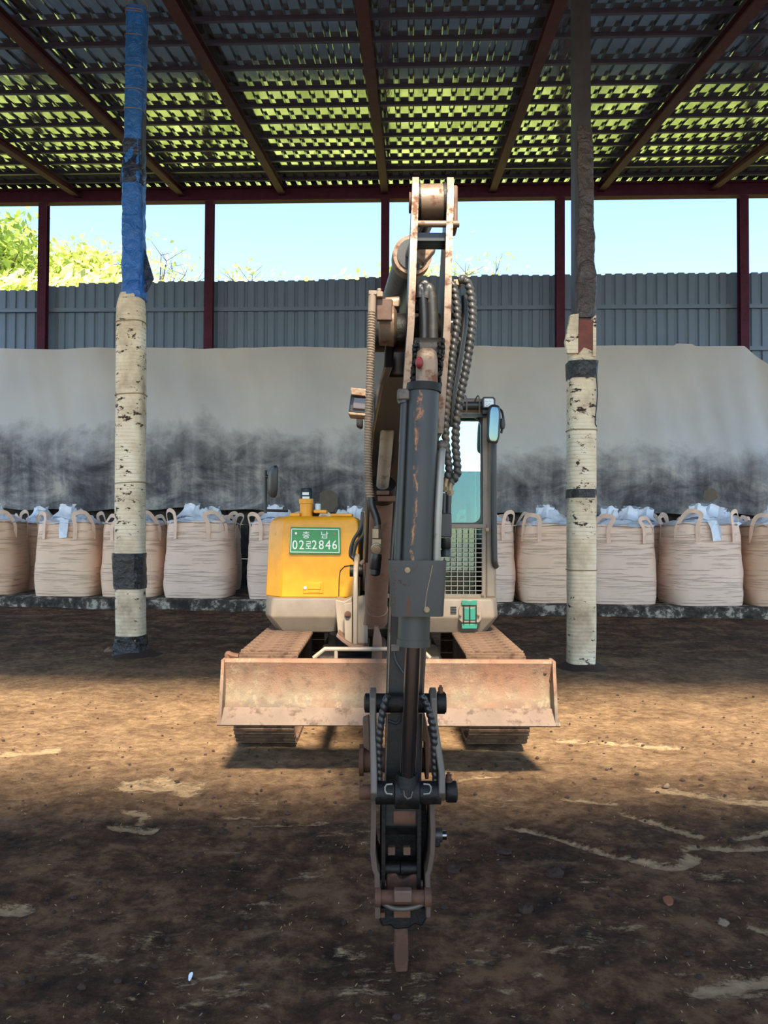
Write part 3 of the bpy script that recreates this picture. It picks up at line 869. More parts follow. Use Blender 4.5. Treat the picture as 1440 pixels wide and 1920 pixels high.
sleeve(t, 'brown_sleeve', 'sheet_brown', cx, cy, [(zz(600), 0.112, xs(1095, 600)), (zz(545), 0.118, xs(1096, 545)), (zz(500), 0.108, xs(1095, 500)), (zz(420), 0.100, xs(1094, 420)), (zz(330), 0.098, xs(1093, 330)), (zz(250), 0.094, xs(1092, 250)), (zz(244), 0.090, xs(1092, 244))], e=4, seg=40, rough=0.10, seed=15, step=0.025, smooth=25)
for py in (808, 1068):
    rope_ring(t, cx + xs(1090, py), cy, zz(py), 0.150, 0.006)
MB().tube(spline([P(1117, 690, D - 0.165), P(1120, 740, D - 0.165), P(1116, 790, D - 0.165), P(1119, 800, D - 0.165)], 6), 0.006, 6).build('loose_strap', 'tape_black', t)
# trodden soil round the post feet
for gx, gy, sd in ((G(245, 1231).x, G(245, 1231).y + 0.16, 3), (cx, cy, 8)):
    m = MB(); rings = []
    for j in range(5):
        f = j / 4
        rings.append([(gx + math.cos(2 * PI * k / 24) * (0.34 - 0.17 * f) * (1 + 0.25 * mnoise.noise(Vector((math.cos(2 * PI * k / 24) * 2, math.sin(2 * PI * k / 24) * 2, sd)))), gy + math.sin(2 * PI * k / 24) * (0.34 - 0.17 * f), -0.02 + 0.07 * f ** 1.5) for k in range(24)])
    m.loft(rings)
    o = m.build('soil_mound', 'clod', smooth=60); o['kind'] = 'stuff'
    o['label'], o['category'] = ('dark soil heaped round the foot of the %s wrapped post' % ('blue-sleeved' if sd == 3 else 'rusty')), 'soil'

# ================================================================== EXCAVATOR
EX = thing('excavator', 'yellow and grey crawler excavator with its dark arm lowered toward us', 'excavator', (-0.03, 6.1, 0))
def ep(mb, name, mat, parent=EX, bevel=0.0, smooth=40, label=None):
    o = mb.build(name, mat, parent, bevel, smooth)
    if label: o['label'] = label
    return o
def bolt(p, r_, parent, axis=(0, -1, 0), mat='brass', name='bolt', h=0.02):
    m = MB().lathe([(r_ * 1.35, -0.002), (r_ * 1.35, h * 0.35), (r_, h * 0.36), (r_, h)], p, axis, 6 if False else 12)
    m.lathe([(r_ * 0.55, h), (r_ * 0.55, h * 1.35)], p, axis, 8)
    return ep(m, name, mat, parent)

# ---- tracks
TR_Z, TR_R = 0.315, 0.285
def track(cx, nm_label):
    y0, y1 = 5.22, 7.20
    root = MB()
    root.box((cx - 0.10, y0 + 0.1, 0.20), (cx + 0.10, y1 - 0.1, 0.44))
    fr = ep(root, 'track_frame', 'track_steel', bevel=0.02)
    fr['label'] = nm_label
    for y, r_ in ((y0, 0.25), (y1, 0.25)):
        ep(MB().lathe([(0.08, -0.09), (r_, -0.08), (r_, -0.03), (r_ * 0.8, -0.02), (r_ * 0.8, 0.02), (r_, 0.03), (r_, 0.08), (0.08, 0.09)], (cx, y, TR_Z), (1, 0, 0), 28), 'idler_wheel', 'black_grease', fr)
    for i in range(4):
        y = y0 + 0.4 + i * 0.4
        ep(MB().lathe([(0.04, -0.12), (0.085, -0.11), (0.085, 0.11), (0.04, 0.12)], (cx, y, 0.125), (1, 0, 0), 18), 'track_roller', 'black_grease', fr)
    L = y1 - y0
    per = 2 * L + 2 * PI * TR_R
    n = 46
    # one shoe: grouser plate with three ribs, local frame x across, y along, z out
    w = 0.195; pl = per / n * 0.93 / 2
    sh = MB().box((-w, -pl, -0.012), (w, pl, 0.0))
    for yy in (-pl * 0.82, 0.0, pl * 0.82): sh.box((-w, yy - 0.007, 0.0), (w, yy + 0.007, 0.022))
    sh.box((-0.05, -pl * 0.9, -0.05), (0.05, pl * 0.9, -0.012))
    me = None
    for i in range(n):
        s_ = per * (i + 0.5) / n
        if s_ < L: p, a = Vector((cx, y0 + s_, TR_Z + TR_R)), 0.0                       # top run
        elif s_ < L + PI * TR_R:
            q = (s_ - L) / TR_R; p, a = Vector((cx, y1 + TR_R * math.sin(q), TR_Z + TR_R * math.cos(q))), -q
        elif s_ < 2 * L + PI * TR_R: p, a = Vector((cx, y1 - (s_ - L - PI * TR_R), TR_Z - TR_R)), PI
        else:
            q = (s_ - 2 * L - PI * TR_R) / TR_R; p, a = Vector((cx, y0 - TR_R * math.sin(q), TR_Z - TR_R * math.cos(q))), PI - q
        if me is None:
            o = sh.build('track_shoe', 'track_steel', fr, origin=(0, 0, 0)); me = o.data
        else:
            o = bpy.data.objects.new('track_shoe', me); COL.objects.link(o); o.parent = fr
        o['_og'] = fr['_og']
        o.location = p - Vector(EX.location)
        o.rotation_euler = (a, 0, 0)
    return fr
track(P(496, 1400, 5.0).x, 'left-hand crawler track'.replace('left-hand ', '') + ' under the yellow cover')
track(P(935, 1400, 5.0).x, 'crawler track under the cab')
# ---- undercarriage
ep(MB().box((-0.5, 5.75, 0.28), (0.44, 6.75, 0.50)), 'car_body', 'black_grease', bevel=0.03)
ep(MB().lathe([(0.42, 0.0), (0.42, 0.10), (0.40, 0.12)], (-0.03, 6.3, 0.50), seg=36), 'slew_ring', 'black_grease')
# ---- dozer blade
def blade_ring(x, wide):
    prof = [(4.36, 0.345), (4.40, 0.37), (4.445, 0.415), (4.47, 0.50), (4.465, 0.60), (4.43, 0.675), (4.44, 0.695), (4.49, 0.69), (4.52, 0.60), (4.52, 0.45), (4.49, 0.37), (4.40, 0.335)]
    return [(x, y, z) for y, z in prof]
xl, xr = P(420, 1300, 4.42).x, P(1036, 1300, 4.42).x
bl = ep(MB().loft([blade_ring(xl + (xr - xl) * i / 12, 1) for i in range(13)]), 'dozer_blade', 'blade_rust', label='rusty dozer blade')
ep(MB().loft([[(x, 4.335, 0.342), (x, 4.350, 0.36), (x, 4.425, 0.420), (x, 4.438, 0.408), (x, 4.37, 0.340), (x, 4.345, 0.334)] for x in (xl - 0.022, xr + 0.026)]), 'cutting_edge', 'edge_worn', bl)
for x in (xl, xr):
    s_ = -1 if x < 0 else 1
    ep(MB().prism([(x, 4.335, 0.342), (x, 4.35, 0.365), (x, 4.41, 0.63), (x, 4.42, 0.69), (x, 4.53, 0.69), (x, 4.55, 0.42), (x, 4.45, 0.335)], (0.018 * s_, 0, 0)), 'end_plate', 'blade_rust', bl)
# lugs at the two top corners
def lug(pts, D, th=0.03):
    ep(MB().tube(spline([P(a, b_, D) for a, b_ in pts], 5), th, 8), 'lifting_lug', 'rust', bl)
lug([(446, 1258), (438, 1247), (428, 1236), (427, 1226), (436, 1229), (447, 1231)], 4.48, 0.017)
lug([(1034, 1276), (1036, 1256), (1032, 1242), (1024, 1243), (1022, 1262)], 4.46, 0.012)
for x in (-0.38, 0.33):
    ep(MB().prism([(x, 4.52, 0.40), (x, 4.52, 0.62), (x, 5.1, 0.50), (x, 5.9, 0.45), (x, 5.9, 0.30), (x, 5.1, 0.34)], (0.07, 0, 0)), 'blade_arm', 'rust_brown', bl, bevel=0.01)
# hose guard seen over the blade
ep(MB().tube([P(588, 1234, 4.75), P(609, 1217, 4.75), P(700, 1217, 4.75), P(790, 1217, 4.75), P(806, 1234, 4.75)], 0.014, 8).cyl(P(630, 1217, 4.75), P(630, 1236, 4.75), 0.012, 8), 'hose_guard', 'beige', bl)
ep(MB().cyl((-0.03, 4.62, 0.52), (-0.03, 5.6, 0.62), 0.05, 16), 'blade_cylinder', 'black_grease', bl)

# ---- upper house : base skirt
def skirt(x0, x1, cl, cr, kl=1.0, kr=1.0, dback=7.8, D0=6.12):
    """chamfered low skirt; cl/cr cut the left/right front corner"""
    def ring(z, ins):
        pts = []
        if cl: pts += [(x0 + ins * kl, D0 + cl + ins), (x0 + cl * 0.45 + ins * kl, D0 + ins)]
        else: pts += [(x0, D0 + 0.01 + ins), (x0, D0 + ins)]
        if cr: pts += [(x1 - cr * 0.45 - ins * kr, D0 + ins), (x1 - ins * kr, D0 + cr + ins)]
        else: pts += [(x1, D0 + ins), (x1, D0 + 0.01 + ins)]
        pts += [(x1 - ins * kr, dback), (x0 + ins * kl, dback)]
        return [(a, b_, z) for a, b_ in pts]
    zt = P(600, 1121, D0).z; zm = P(600, 1157, D0).z; zb = P(600, 1189, D0).z
    return MB().loft([ring(zb, 0.085), ring(zm, 0.0), ring(zt - 0.02, 0.008), ring(zt, 0.016)])
base_l = ep(skirt(P(495, 1150, 6.2).x, P(637, 1150, 6.12).x, 0.15, 0.06, 1.0, 0.2), 'front_skirt', 'beige', bevel=0.012)
base_r = ep(skirt(P(735, 1150, 6.12).x, P(934, 1150, 6.2).x, 0.06, 0.10, 0.2, 1.0), 'front_skirt', 'beige', bevel=0.012)
ep(MB().box((-0.55, 6.35, 0.62), (0.35, 7.8, 0.86)), 'house_floor', 'shed_dark')
# counterweight
def cw_ring(z, s_):
    return [(-0.03 + math.cos(a) * 0.93 * s_, 7.2 + math.sin(a) * 0.85 * s_, z) for a in [i * PI / 16 for i in range(17)]]
ep(MB().loft([cw_ring(0.62, 0.95), cw_ring(0.70, 1.0), cw_ring(1.35, 1.0), cw_ring(1.48, 0.93)]), 'counterweight', 'darkgrey')
# engine cover (yellow)
D0 = 6.15
def cov_ring(py, xlpx, chpx, ins=0.0):
    z = P(600, py, D0).z
    a = P(xlpx, py, D0 + 0.16).x; c = P(chpx, py, D0).x; r_ = P(671, py, D0).x
    return [(a + ins, D0 + 0.16 + ins, z), (c + ins * 0.6, D0 + ins, z), (r_ - ins, D0 + ins, z), (r_ - ins, D0 + 0.06 + ins, z), (r_ - ins, 7.3, z), (a + ins, 7.3, z)]
cov = ep(MB().loft([cov_ring(1121, 498, 526), cov_ring(1060, 501, 528), cov_ring(985, 505, 532), cov_ring(974, 508, 533, 0.01), cov_ring(968, 514, 536, 0.035)]), 'engine_cover', 'yellow', bevel=0.012, label='yellow engine cover')
# cover seam and latch
def pxs(pts, D): return [P(a, b_, D) for a, b_ in pts]
ep(MB().tube(pxs([(657, 1060), (646, 1062), (638, 1070), (636, 1085), (635, 1120)], D0 - 0.004), 0.004, 6), 'panel_seam', 'black_plastic', cov)
la = ep(MB().prism(pxs([(569, 1091), (606, 1091), (606, 1113), (568, 1113)], D0 - 0.006), (0, 0.02, 0)), 'latch', 'yellow', cov, bevel=0.004)
ep(MB().prism(pxs([(577, 1094), (601, 1094), (601, 1105), (577, 1105)], D0 - 0.014), (0, 0.008, 0)).prism(pxs([(577, 1107), (600, 1107), (600, 1111), (577, 1111)], D0 - 0.010), (0, 0.006, 0)), 'latch', 'yellow', cov, bevel=0.002)
ep(MB().cyl(P(572, 1102, D0 - 0.016), P(572, 1102, D0), 0.013, 14), 'lock', 'lamp_glass', cov)
# top fittings
ep(MB().lathe([(0.052, -0.01), (0.052, 0.10), (0.060, 0.105), (0.060, 0.14), (0.054, 0.145)], P(574, 968, 6.35), seg=24), 'filler_neck', 'yellow', cov)
ep(MB().lathe([(0.050, 0), (0.050, 0.085), (0.044, 0.095)], P(574, 937, 6.35), seg=24), 'intake_cap', 'black_plastic', cov)
ep(MB().prism(pxs([(567, 923), (579, 923), (579, 928), (567, 928)], 6.296), (0, 0.01, 0)).prism(pxs([(567, 931), (580, 931), (580, 935), (567, 935)], 6.296), (0, 0.01, 0)), 'cap_label', 'white_paint', cov)
ep(MB().lathe([(0.024, 0), (0.024, 0.05), (0.02, 0.055)], P(596, 957, 6.35), seg=14), 'sensor', 'lamp_glass', cov)
ep(MB().pbox(588, 962, 6.3, 612, 956, 6.5).pbox(620, 968, 6.3, 660, 963, 6.55).pbox(543, 968, 6.3, 562, 962, 6.5), 'cover_lid', 'yellow', cov, bevel=0.005)
# ---- number plate
pl_c = [(545, 988), (638, 989), (639, 1040), (542, 1039)]
np_ = ep(MB().prism(pxs(pl_c, D0 - 0.022), (0, 0.014, 0)), 'number_plate', 'plate_green', bevel=0.006, label='green number plate with white characters')
def frame_px(pts, D, w):
    p = [P(a, b_, D) for a, b_ in pts]
    m = MB()
    for i in range(4): m.bar(p[i], p[(i + 1) % 4], 0.006, w, up=(0, 0, 1) if i % 2 == 0 else (1, 0, 0))
    return m
ep(frame_px([(547, 992), (635, 993), (636, 1036), (545, 1035)], D0 - 0.024, 0.006), 'plate_border', 'white_paint', np_)
def text_mesh(txt, px, py, hpx, D, wscale=1.0, bold=0.0):
    cu = bpy.data.curves.new('txt', 'FONT')
    cu.body = txt; cu.align_x = 'CENTER'; cu.align_y = 'CENTER'; cu.size = 1.0
    cu.extrude = 0.004; cu.offset = bold
    ob = bpy.data.objects.new('txt', cu); COL.objects.link(ob)
    bpy.context.view_layer.update()
    me = bpy.data.meshes.new_from_object(ob.evaluated_get(bpy.context.evaluated_depsgraph_get()))
    vs = [v.co.copy() for v in me.vertices]; fs = [tuple(p.vertices) for p in me.polygons]
    bpy.data.objects.remove(ob); bpy.data.meshes.remove(me); bpy.data.curves.remove(cu)
    if not vs: return None
    y0, y1 = min(v.y for v in vs), max(v.y for v in vs)
    x0, x1 = min(v.x for v in vs), max(v.x for v in vs)
    sc = (hpx / 1440 * D) / (y1 - y0)
    c = P(px, py, D)
    out = MB()
    out.add([(c.x + (v.x - (x0 + x1) / 2) * sc * wscale, c.y - v.z, c.z + (v.y - (y0 + y1) / 2) * sc) for v in vs], fs)
    return out
DT = D0 - 0.0225
for ch, px, py, hp, ws in (('0', 553, 1021.5, 17, 0.86), ('2', 565.5, 1021.5, 17, 0.86), ('\ub85c', 578.5, 1022, 15, 0.62), ('2', 589.5, 1021.5, 17, 0.86), ('8', 602.5, 1021.5, 17, 0.86), ('4', 615, 1021.5, 17, 0.86), ('6', 627.5, 1021.5, 17, 0.86), ('\ucda9', 574, 1003, 13, 1.15), ('\ub0a8', 609, 1003, 13, 1.15)):
    tm = text_mesh(ch, px, py, hp, DT, ws, 0.006)
    if tm: ep(tm, 'plate_character', 'white_paint', np_, smooth=0)
ep(MB().cyl(P(555, 1000, D0 - 0.03), P(555, 1000, D0 - 0.01), 0.010, 12), 'plate_screw', 'white_paint', np_)
ep(MB().cyl(P(627, 1001, D0 - 0.028), P(627, 1001, D0 - 0.01), 0.009, 12), 'plate_screw', 'brass', np_)

# ---- left mirror on its stalk
mr = ep(MB().tube(spline([P(498, 962, 6.5), P(498, 930, 6.5), P(498, 882, 6.5)], 4), 0.013, 8).tube([P(498, 957, 6.5), P(540, 958, 6.55)], 0.012, 8), 'mirror_stalk', 'darkgrey')
def mirror_shell(c, w, h, d, yaw, lean):
    rings = []
    for f, s_ in ((0, 0.92), (0.15, 1.0), (0.55, 0.97), (0.85, 0.75), (1.0, 0.45)):
        ring = []
        for k in range(28):
            ux, uy = sup(2 * PI * k / 28, 4.2)
            x, y, z = ux * w * s_, f * d, uy * h * s_
            x, z = x + lean * z, z
            ring.append((c.x + x * math.cos(yaw) - y * math.sin(yaw), c.y + x * math.sin(yaw) + y * math.cos(yaw), c.z + z))
        rings.append(ring)
    return MB().loft(rings)
ep(mirror_shell(P(517, 903, 6.42), 0.085, 0.135, -0.06, R(-68), 0.10), 'mirror_housing', 'darkgrey', mr)
ep(MB().cyl(P(500, 893, 6.48), P(512, 897, 6.45), 0.016, 10), 'mirror_clamp', 'black_plastic', mr)

# ---- cab
DC = 6.22
cabx0, cabx1 = P(705, 950, DC).x, P(931, 950, DC).x
zc0, zc1 = P(850, 1122, DC).z, P(850, 748, DC + 0.1).z
DB = 7.55
cab = ep(MB().bar((cabx1 - 0.045, DC + 0.05, zc0), (cabx1 - 0.045, DC + 0.12, zc1 - 0.06), 0.09, 0.10, up=(0, 1, 0)), 'cab_frame', 'beige', bevel=0.02, label='beige cab frame')
for x, y in ((cabx0 + 0.035, DC + 0.05), (cabx0 + 0.035, DB), (cabx1 - 0.045, DB), (cabx1 - 0.04, DC + 0.68)):
    ep(MB().box((x - 0.035, y - 0.04, zc0), (x + 0.035, y + 0.04, zc1 - 0.05)), 'pillar', 'beige', cab, bevel=0.01)
def roof_ring(z, ins): 
    a, b_, c, d = cabx0 + ins, cabx1 - ins, DC + 0.02 + ins, DB + 0.06 - ins
    return [(a, c + 0.05, z), (a + 0.05, c, z), (b_ - 0.05, c, z), (b_, c + 0.05, z), (b_, d, z), (a, d, z)]
ep(MB().loft([roof_ring(zc1 - 0.12, 0.01), roof_ring(zc1 - 0.06, 0.0), roof_ring(zc1 - 0.01, 0.03), roof_ring(zc1 + 0.01, 0.10)]), 'cab_roof', 'beige', cab, bevel=0.01)
# sides and back below the glass
zsill = P(850, 985, DC).z
ep(MB().box((cabx1 - 0.03, DC + 0.12, zc0), (cabx1 - 0.005, DB, zsill - 0.10)), 'door_panel', 'beige', cab)
ep(MB().box((cabx0, DC + 0.12, zc0), (cabx0 + 0.025, DB, zsill)), 'side_panel', 'beige', cab)
ep(MB().box((cabx0 + 0.02, DB - 0.02, zc0), (cabx1 - 0.02, DB + 0.02, zsill + 0.05)), 'rear_panel', 'beige', cab)
ep(MB().box((cabx0 + 0.02, DC + 0.1, zc0), (cabx1 - 0.02, DB, zc0 + 0.03)), 'cab_floor', 'shed_dark', cab)
# windscreen with black rubber surround
gx0, gx1 = P(722, 900, DC).x, P(903, 900, DC).x
gz0, gz1 = P(850, 980, DC).z, P(850, 783, DC + 0.09).z
def rrect(x0, x1, z0, z1, r_, n=6):
    pts = []
    for cx_, cz_, a0 in ((x1 - r_, z1 - r_, 0), (x0 + r_, z1 - r_, 90), (x0 + r_, z0 + r_, 180), (x1 - r_, z0 + r_, 270)):
        for k in range(n + 1):
            a = R(a0 + 90 * k / n); pts.append((cx_ + r_ * math.cos(a), cz_ + r_ * math.sin(a)))
    return pts
def wy(z): return DC + 0.03 + 0.07 * (z - zc0) / (zc1 - zc0)
inn = rrect(gx0, gx1, gz0, gz1, 0.07); out = rrect(gx0 - 0.02, gx1 + 0.02, gz0 - 0.02, gz1 + 0.02, 0.085)
n_ = len(inn); mm = MB()
for yo in (-0.012, 0.02):
    mm.v += [(x, wy(z) + yo, z) for x, z in out] + [(x, wy(z) + yo, z) for x, z in inn]
for i in range(n_):
    j = (i + 1) % n_
    mm.f += [(i, j, n_ + j, n_ + i), (2 * n_ + i, 3 * n_ + i, 3 * n_ + j, 2 * n_ + j), (n_ + i, n_ + j, 3 * n_ + j, 3 * n_ + i), (i, 2 * n_ + i, 2 * n_ + j, j)]
wsf = ep(mm, 'windscreen_seal', 'black_plastic', cab)
zs_ = P(850, 884, DC + 0.05).z
up_ = [(x, z) for x, z in inn if z > zs_]; lo_ = [(x, z) for x, z in inn if z < zs_]
up_ = up_ + [(gx0, zs_ + 0.002), (gx1, zs_ + 0.002)]; lo_ = [(gx1, zs_ - 0.002), (gx0, zs_ - 0.002)] + lo_
ep(MB().prism([(x, wy(z), z) for x, z in up_], (0, 0.006, 0)), 'upper_windscreen', 'mirrored_glass', cab, smooth=0)  # pane split off so the added bright reflection ends here
ep(MB().prism([(x, wy(z), z) for x, z in lo_], (0, 0.006, 0)), 'lower_windscreen', 'cab_glass', cab, smooth=0)
zb2 = P(850, 867, DC + 0.05).z
ep(MB().box((gx0, wy(zb2) + 0.012, zb2 - 0.02), (gx1, wy(zb2) + 0.03, zb2 + 0.02)), 'windscreen_bar', 'teal_bar', cab)
# frame sheet around the windscreen
fx0, fx1 = cabx0 + 0.01, cabx1 - 0.09
ep(MB().box((gx1 + 0.015, DC + 0.03, zsill - 0.02), (cabx1 - 0.07, DC + 0.07, zc1 - 0.10)).box((cabx0, DC + 0.04, gz1 + 0.015), (cabx1 - 0.04, DC + 0.16, zc1 - 0.10)), 'windscreen_surround', 'beige', cab)
# lower glass and mesh guard
lx0, lx1 = P(722, 1050, DC).x, P(906, 1050, DC).x
lz0, lz1 = P(850, 1114, DC).z, P(850, 988, DC).z
ep(MB().box((lx0 + 0.02, DC + 0.045, lz0), (lx1 - 0.05, DC + 0.05, lz1)), 'lower_glass', 'cab_glass', cab)
mg = ep(MB().box((lx0, DC - 0.01, lz1 - 0.01), (lx1 + 0.02, DC + 0.03, lz1 + 0.025)).box((lx0, DC - 0.01, lz0 - 0.035), (lx1 + 0.02, DC + 0.03, lz0 + 0.0)).box((lx1 - 0.012, DC - 0.01, lz0), (lx1 + 0.02, DC + 0.03, lz1)).box((lx0 - 0.01, DC - 0.01, lz0), (lx0 + 0.02, DC + 0.03, lz1)), 'guard_frame', 'beige', cab, bevel=0.004)
m = MB()
x = lx0 + 0.04
while x < lx1 - 0.012:
    m.bar((x, DC + 0.0, lz0), (x, DC + 0.0, lz1), 0.006, 0.006, up=(0, 1, 0)); x += 0.0495
z = lz0 + 0.03
while z < lz1:
    m.bar((lx0, DC - 0.005, z), (lx1, DC - 0.005, z), 0.006, 0.006); z += 0.038
o = ep(m, 'guard_mesh', 'pipe_grey', cab); o['kind'] = 'stuff'
for a, b_ in ((913, 993), (905, 1115)): bolt(P(a, b_, DC - 0.012), 0.012, cab)
# interior : seat, console, sunshade bar
sx = (cabx0 + cabx1) / 2 + 0.02
def cushion(cx_, cy_, cz_, w, d, h):
    rings = []
    for f, s_ in ((0, 0.88), (0.2, 1.0), (0.8, 1.0), (1, 0.86)):
        rings.append([(cx_ + sup(2 * PI * k / 24, 5)[0] * w * s_, cy_ + sup(2 * PI * k / 24, 5)[1] * d * s_, cz_ + h * f) for k in range(24)])
    return MB().loft(rings)
ep(cushion(sx, 6.95, zc0 + 0.38, 0.25, 0.26, 0.14), 'seat_cushion', 'seat', cab)
ep(cushion(sx, 7.20, zc0 + 0.5, 0.24, 0.07, 0.52), 'seat_back', 'seat', cab)
ep(cushion(sx, 7.22, zc0 + 1.04, 0.13, 0.05, 0.16), 'headrest', 'seat', cab)
ep(MB().box((sx - 0.2, 6.8, zc0 + 0.03), (sx + 0.2, 7.2, zc0 + 0.38)).box((cabx1 - 0.26, 6.55, zc0 + 0.03), (cabx1 - 0.10, 7.1, zc0 + 0.62)), 'console', 'seat', cab, bevel=0.03)
ep(MB().bar((cabx1 - 0.18, 6.62, zc0 + 0.60), (cabx1 - 0.19, 6.58, zc0 + 0.80), 0.035, 0.035).bar((cabx0 + 0.25, 6.62, zc0 + 0.45), (cabx0 + 0.25, 6.58, zc0 + 0.80), 0.035, 0.035), 'control_lever', 'black_plastic', cab)
ep(MB().box((cabx0 + 0.05, DB - 0.01, P(850, 873, DB).z), (cabx1 - 0.05, DB + 0.015, P(850, 862, DB).z)), 'rear_window_bar', 'seat', cab)
ep(MB().box((cabx0 + 0.05, DB, zsill + 0.05), (cabx1 - 0.05, DB + 0.006, zc1 - 0.12)), 'rear_window', 'cab_glass', cab)
ep(MB().box((cabx1 - 0.02, DC + 0.14, zsill - 0.10), (cabx1 - 0.014, DB - 0.05, zc1 - 0.12)), 'door_window', 'cab_glass', cab)
# door edge hand rail
ep(MB().tube(spline([P(928, 790, DC + 0.12), P(926, 830, DC - 0.02), P(926, 940, DC - 0.02), P(927, 1040, DC - 0.02), P(928, 1056, DC - 0.01), P(930, 1062, DC + 0.02)], 6), 0.024, 14), 'handrail', 'darkgrey', cab, label='grey handrail along the cab pillar')
# roof rail with hooks, and work lamp
ep(MB().cyl(P(735, 762, DC - 0.02), P(905, 760, DC - 0.02), 0.032, 16), 'roof_rail', 'darkgrey', cab)
for px in (872, 896, 845):
    ep(MB().tube(spline([P(px - 6, 752, DC + 0.02), P(px, 742, DC - 0.05), P(px + 3, 752, DC - 0.07), P(px + 3, 775, DC - 0.06)], 5), 0.006, 6), 'rail_hook', 'grey_metal', cab)
ep(MB().box((P(855, 780, DC).x, DC - 0.01, P(850, 782, DC).z), (P(912, 780, DC).x, DC + 0.05, P(850, 776, DC).z)), 'roof_lip', 'black_plastic', cab)
wlp = ep(MB().prism([P(a, b_, DC - 0.10) for a, b_ in ((906, 744), (926, 744), (929, 748), (929, 766), (905, 766), (904, 748))], (0, 0.07, 0)), 'work_lamp', 'black_plastic', cab, bevel=0.006)
ep(MB().prism([P(a, b_, DC - 0.106) for a, b_ in ((908, 747), (924, 747), (926, 750), (926, 762), (908, 763))], (0, 0.01, 0)), 'lamp_lens', 'lamp_glass', wlp, bevel=0.004)
for a, b_ in ((913, 751), (920, 751), (913, 758), (920, 758)):
    ep(MB().sphere(P(a, b_, DC - 0.106), 0.011, 8), 'lamp_diode', 'white_paint', wlp)
ep(MB().pbox(905, 776, DC - 0.06, 922, 766, DC + 0.02), 'lamp_bracket', 'black_plastic', cab)
# cab mirror
cm = ep(MB().tube(spline([P(915, 775, DC), P(938, 768, DC - 0.12), P(944, 790, DC - 0.12), P(940, 812, DC - 0.13)], 5), 0.010, 8), 'mirror_stalk', 'black_plastic', cab)
ep(mirror_shell(P(928, 795, DC - 0.20), 0.066, 0.155, 0.05, R(38), 0.07), 'mirror_housing', 'black_plastic', cm)
ep(mirror_shell(P(926.5, 795, DC - 0.21), 0.050, 0.135, 0.008, R(38), 0.07), 'mirror_face', 'mirror', cm)
ep(MB().lathe([(0.018, -0.03), (0.024, 0), (0.018, 0.05)], P(942, 797, DC - 0.14), seg=12), 'mirror_clamp', 'black_plastic', cm)
# ---- head lamp in the right skirt, with green lens behind two wires, vents
DS = 6.11
hl = ep(MB().prism(pxs([(864, 1136), (900, 1136), (903, 1142), (903, 1162), (898, 1168), (866, 1168), (860, 1162), (860, 1142)], DS - 0.006), (0, 0.02, 0)), 'headlamp', 'beige', bevel=0.006, label='headlamp with green lens')
ep(MB().prism(pxs([(870, 1140), (893, 1140), (893, 1163), (870, 1163)], DS - 0.016), (0, 0.012, 0)), 'lamp_lens', 'green_lens', hl, bevel=0.006)
for px in (869.5, 881, 893): ep(MB().tube(pxs([(px, 1134), (px, 1170)], DS - 0.03), 0.004, 6), 'lamp_guard', 'black_plastic', hl)
for a, b_ in ((866, 1126), (866, 1170)):
    ep(MB().prism(pxs([(a, b_), (a + 29, b_), (a + 28, b_ + 9), (a, b_ + 9)], DS - 0.02), (0, 0.02, 0)), 'lamp_clip', 'green_lens', hl, bevel=0.003)
for a in (863, 897): bolt(P(a, 1153, DS - 0.008), 0.008, hl)
for i in range(3):
    ep(MB().pbox(845, 1139.5 + i * 5, DS - 0.004, 856, 1137.6 + i * 5, DS + 0.01), 'vent_slot', 'black_plastic', base_r)

# ---- swing post
sw = ep(MB().prism([(P(663, 1056, 5.62).x, y, z) for y, z in ((5.62, P(663, 1056, 5.62).z), (5.55, P(663, 1075, 5.62).z), (5.50, P(663, 1120, 5.62).z), (5.52, P(663, 1206, 5.6).z), (6.05, P(663, 1206, 5.6).z), (6.05, P(663, 1056, 5.62).z), (5.85, P(663, 1040, 5.62).z))], (0.035, 0, 0)), 'swing_post', 'beige', bevel=0.008)
ep(MB().prism([P(a, b_, 5.72) for a, b_ in ((628, 1124), (645, 1128), (660, 1120), (660, 1206), (652, 1210), (642, 1200), (634, 1194))], (0, 0.3, 0)), 'swing_bracket', 'beige', sw, bevel=0.006)
ep(MB().prism([P(a, b_, 5.55) for a, b_ in ((645, 1132), (660, 1130), (660, 1208), (646, 1200))], (0, 0.05, 0)), 'bracket_rib', 'beige', sw, bevel=0.004)
ep(MB().prism([P(a, b_, 5.48) for a, b_ in ((632, 1188), (650, 1203), (660, 1209), (692, 1211), (692, 1217), (660, 1217), (640, 1203), (630, 1194))], (0, 0.4, 0)), 'bottom_flange', 'rust_brown', sw, bevel=0.004)
ep(MB().prism([P(a, b_, 5.6) for a, b_ in ((667, 1120), (688, 1115), (690, 1209), (667, 1208))], (0, 0.06, 0)), 'bracket_face', 'beige', sw, bevel=0.004)
ep(MB().prism([P(a, b_, 5.55) for a, b_ in ((735, 1056), (742, 1056), (742, 1206), (735, 1206))], (0, 0.5, 0)), 'swing_cheek', 'beige', sw, bevel=0.006)
ep(MB().cyl(P(656, 1070, 5.75), P(745, 1070, 5.75), 0.045, 18), 'boom_foot_pin', 'black_grease', sw)
bolt(P(652, 1152, 5.545), 0.018, sw, mat='rust')
ep(MB().tube(spline(pxs([(676, 1058), (683, 1052), (688, 1053), (690, 1070), (688, 1100), (689, 1140), (685, 1172)], 5.3), 6), 0.016, 10), 'grease_hose', 'rust_brown', sw)
ep(MB().tube(spline(pxs([(680, 960), (676, 990), (662, 1015), (657, 1040), (668, 1050)], 5.8), 6), 0.014, 8).tube(spline(pxs([(683, 970), (682, 1000), (668, 1020), (663, 1045), (672, 1058)], 5.8), 6), 0.014, 8), 'hydraulic_hose', 'hose_black', sw)
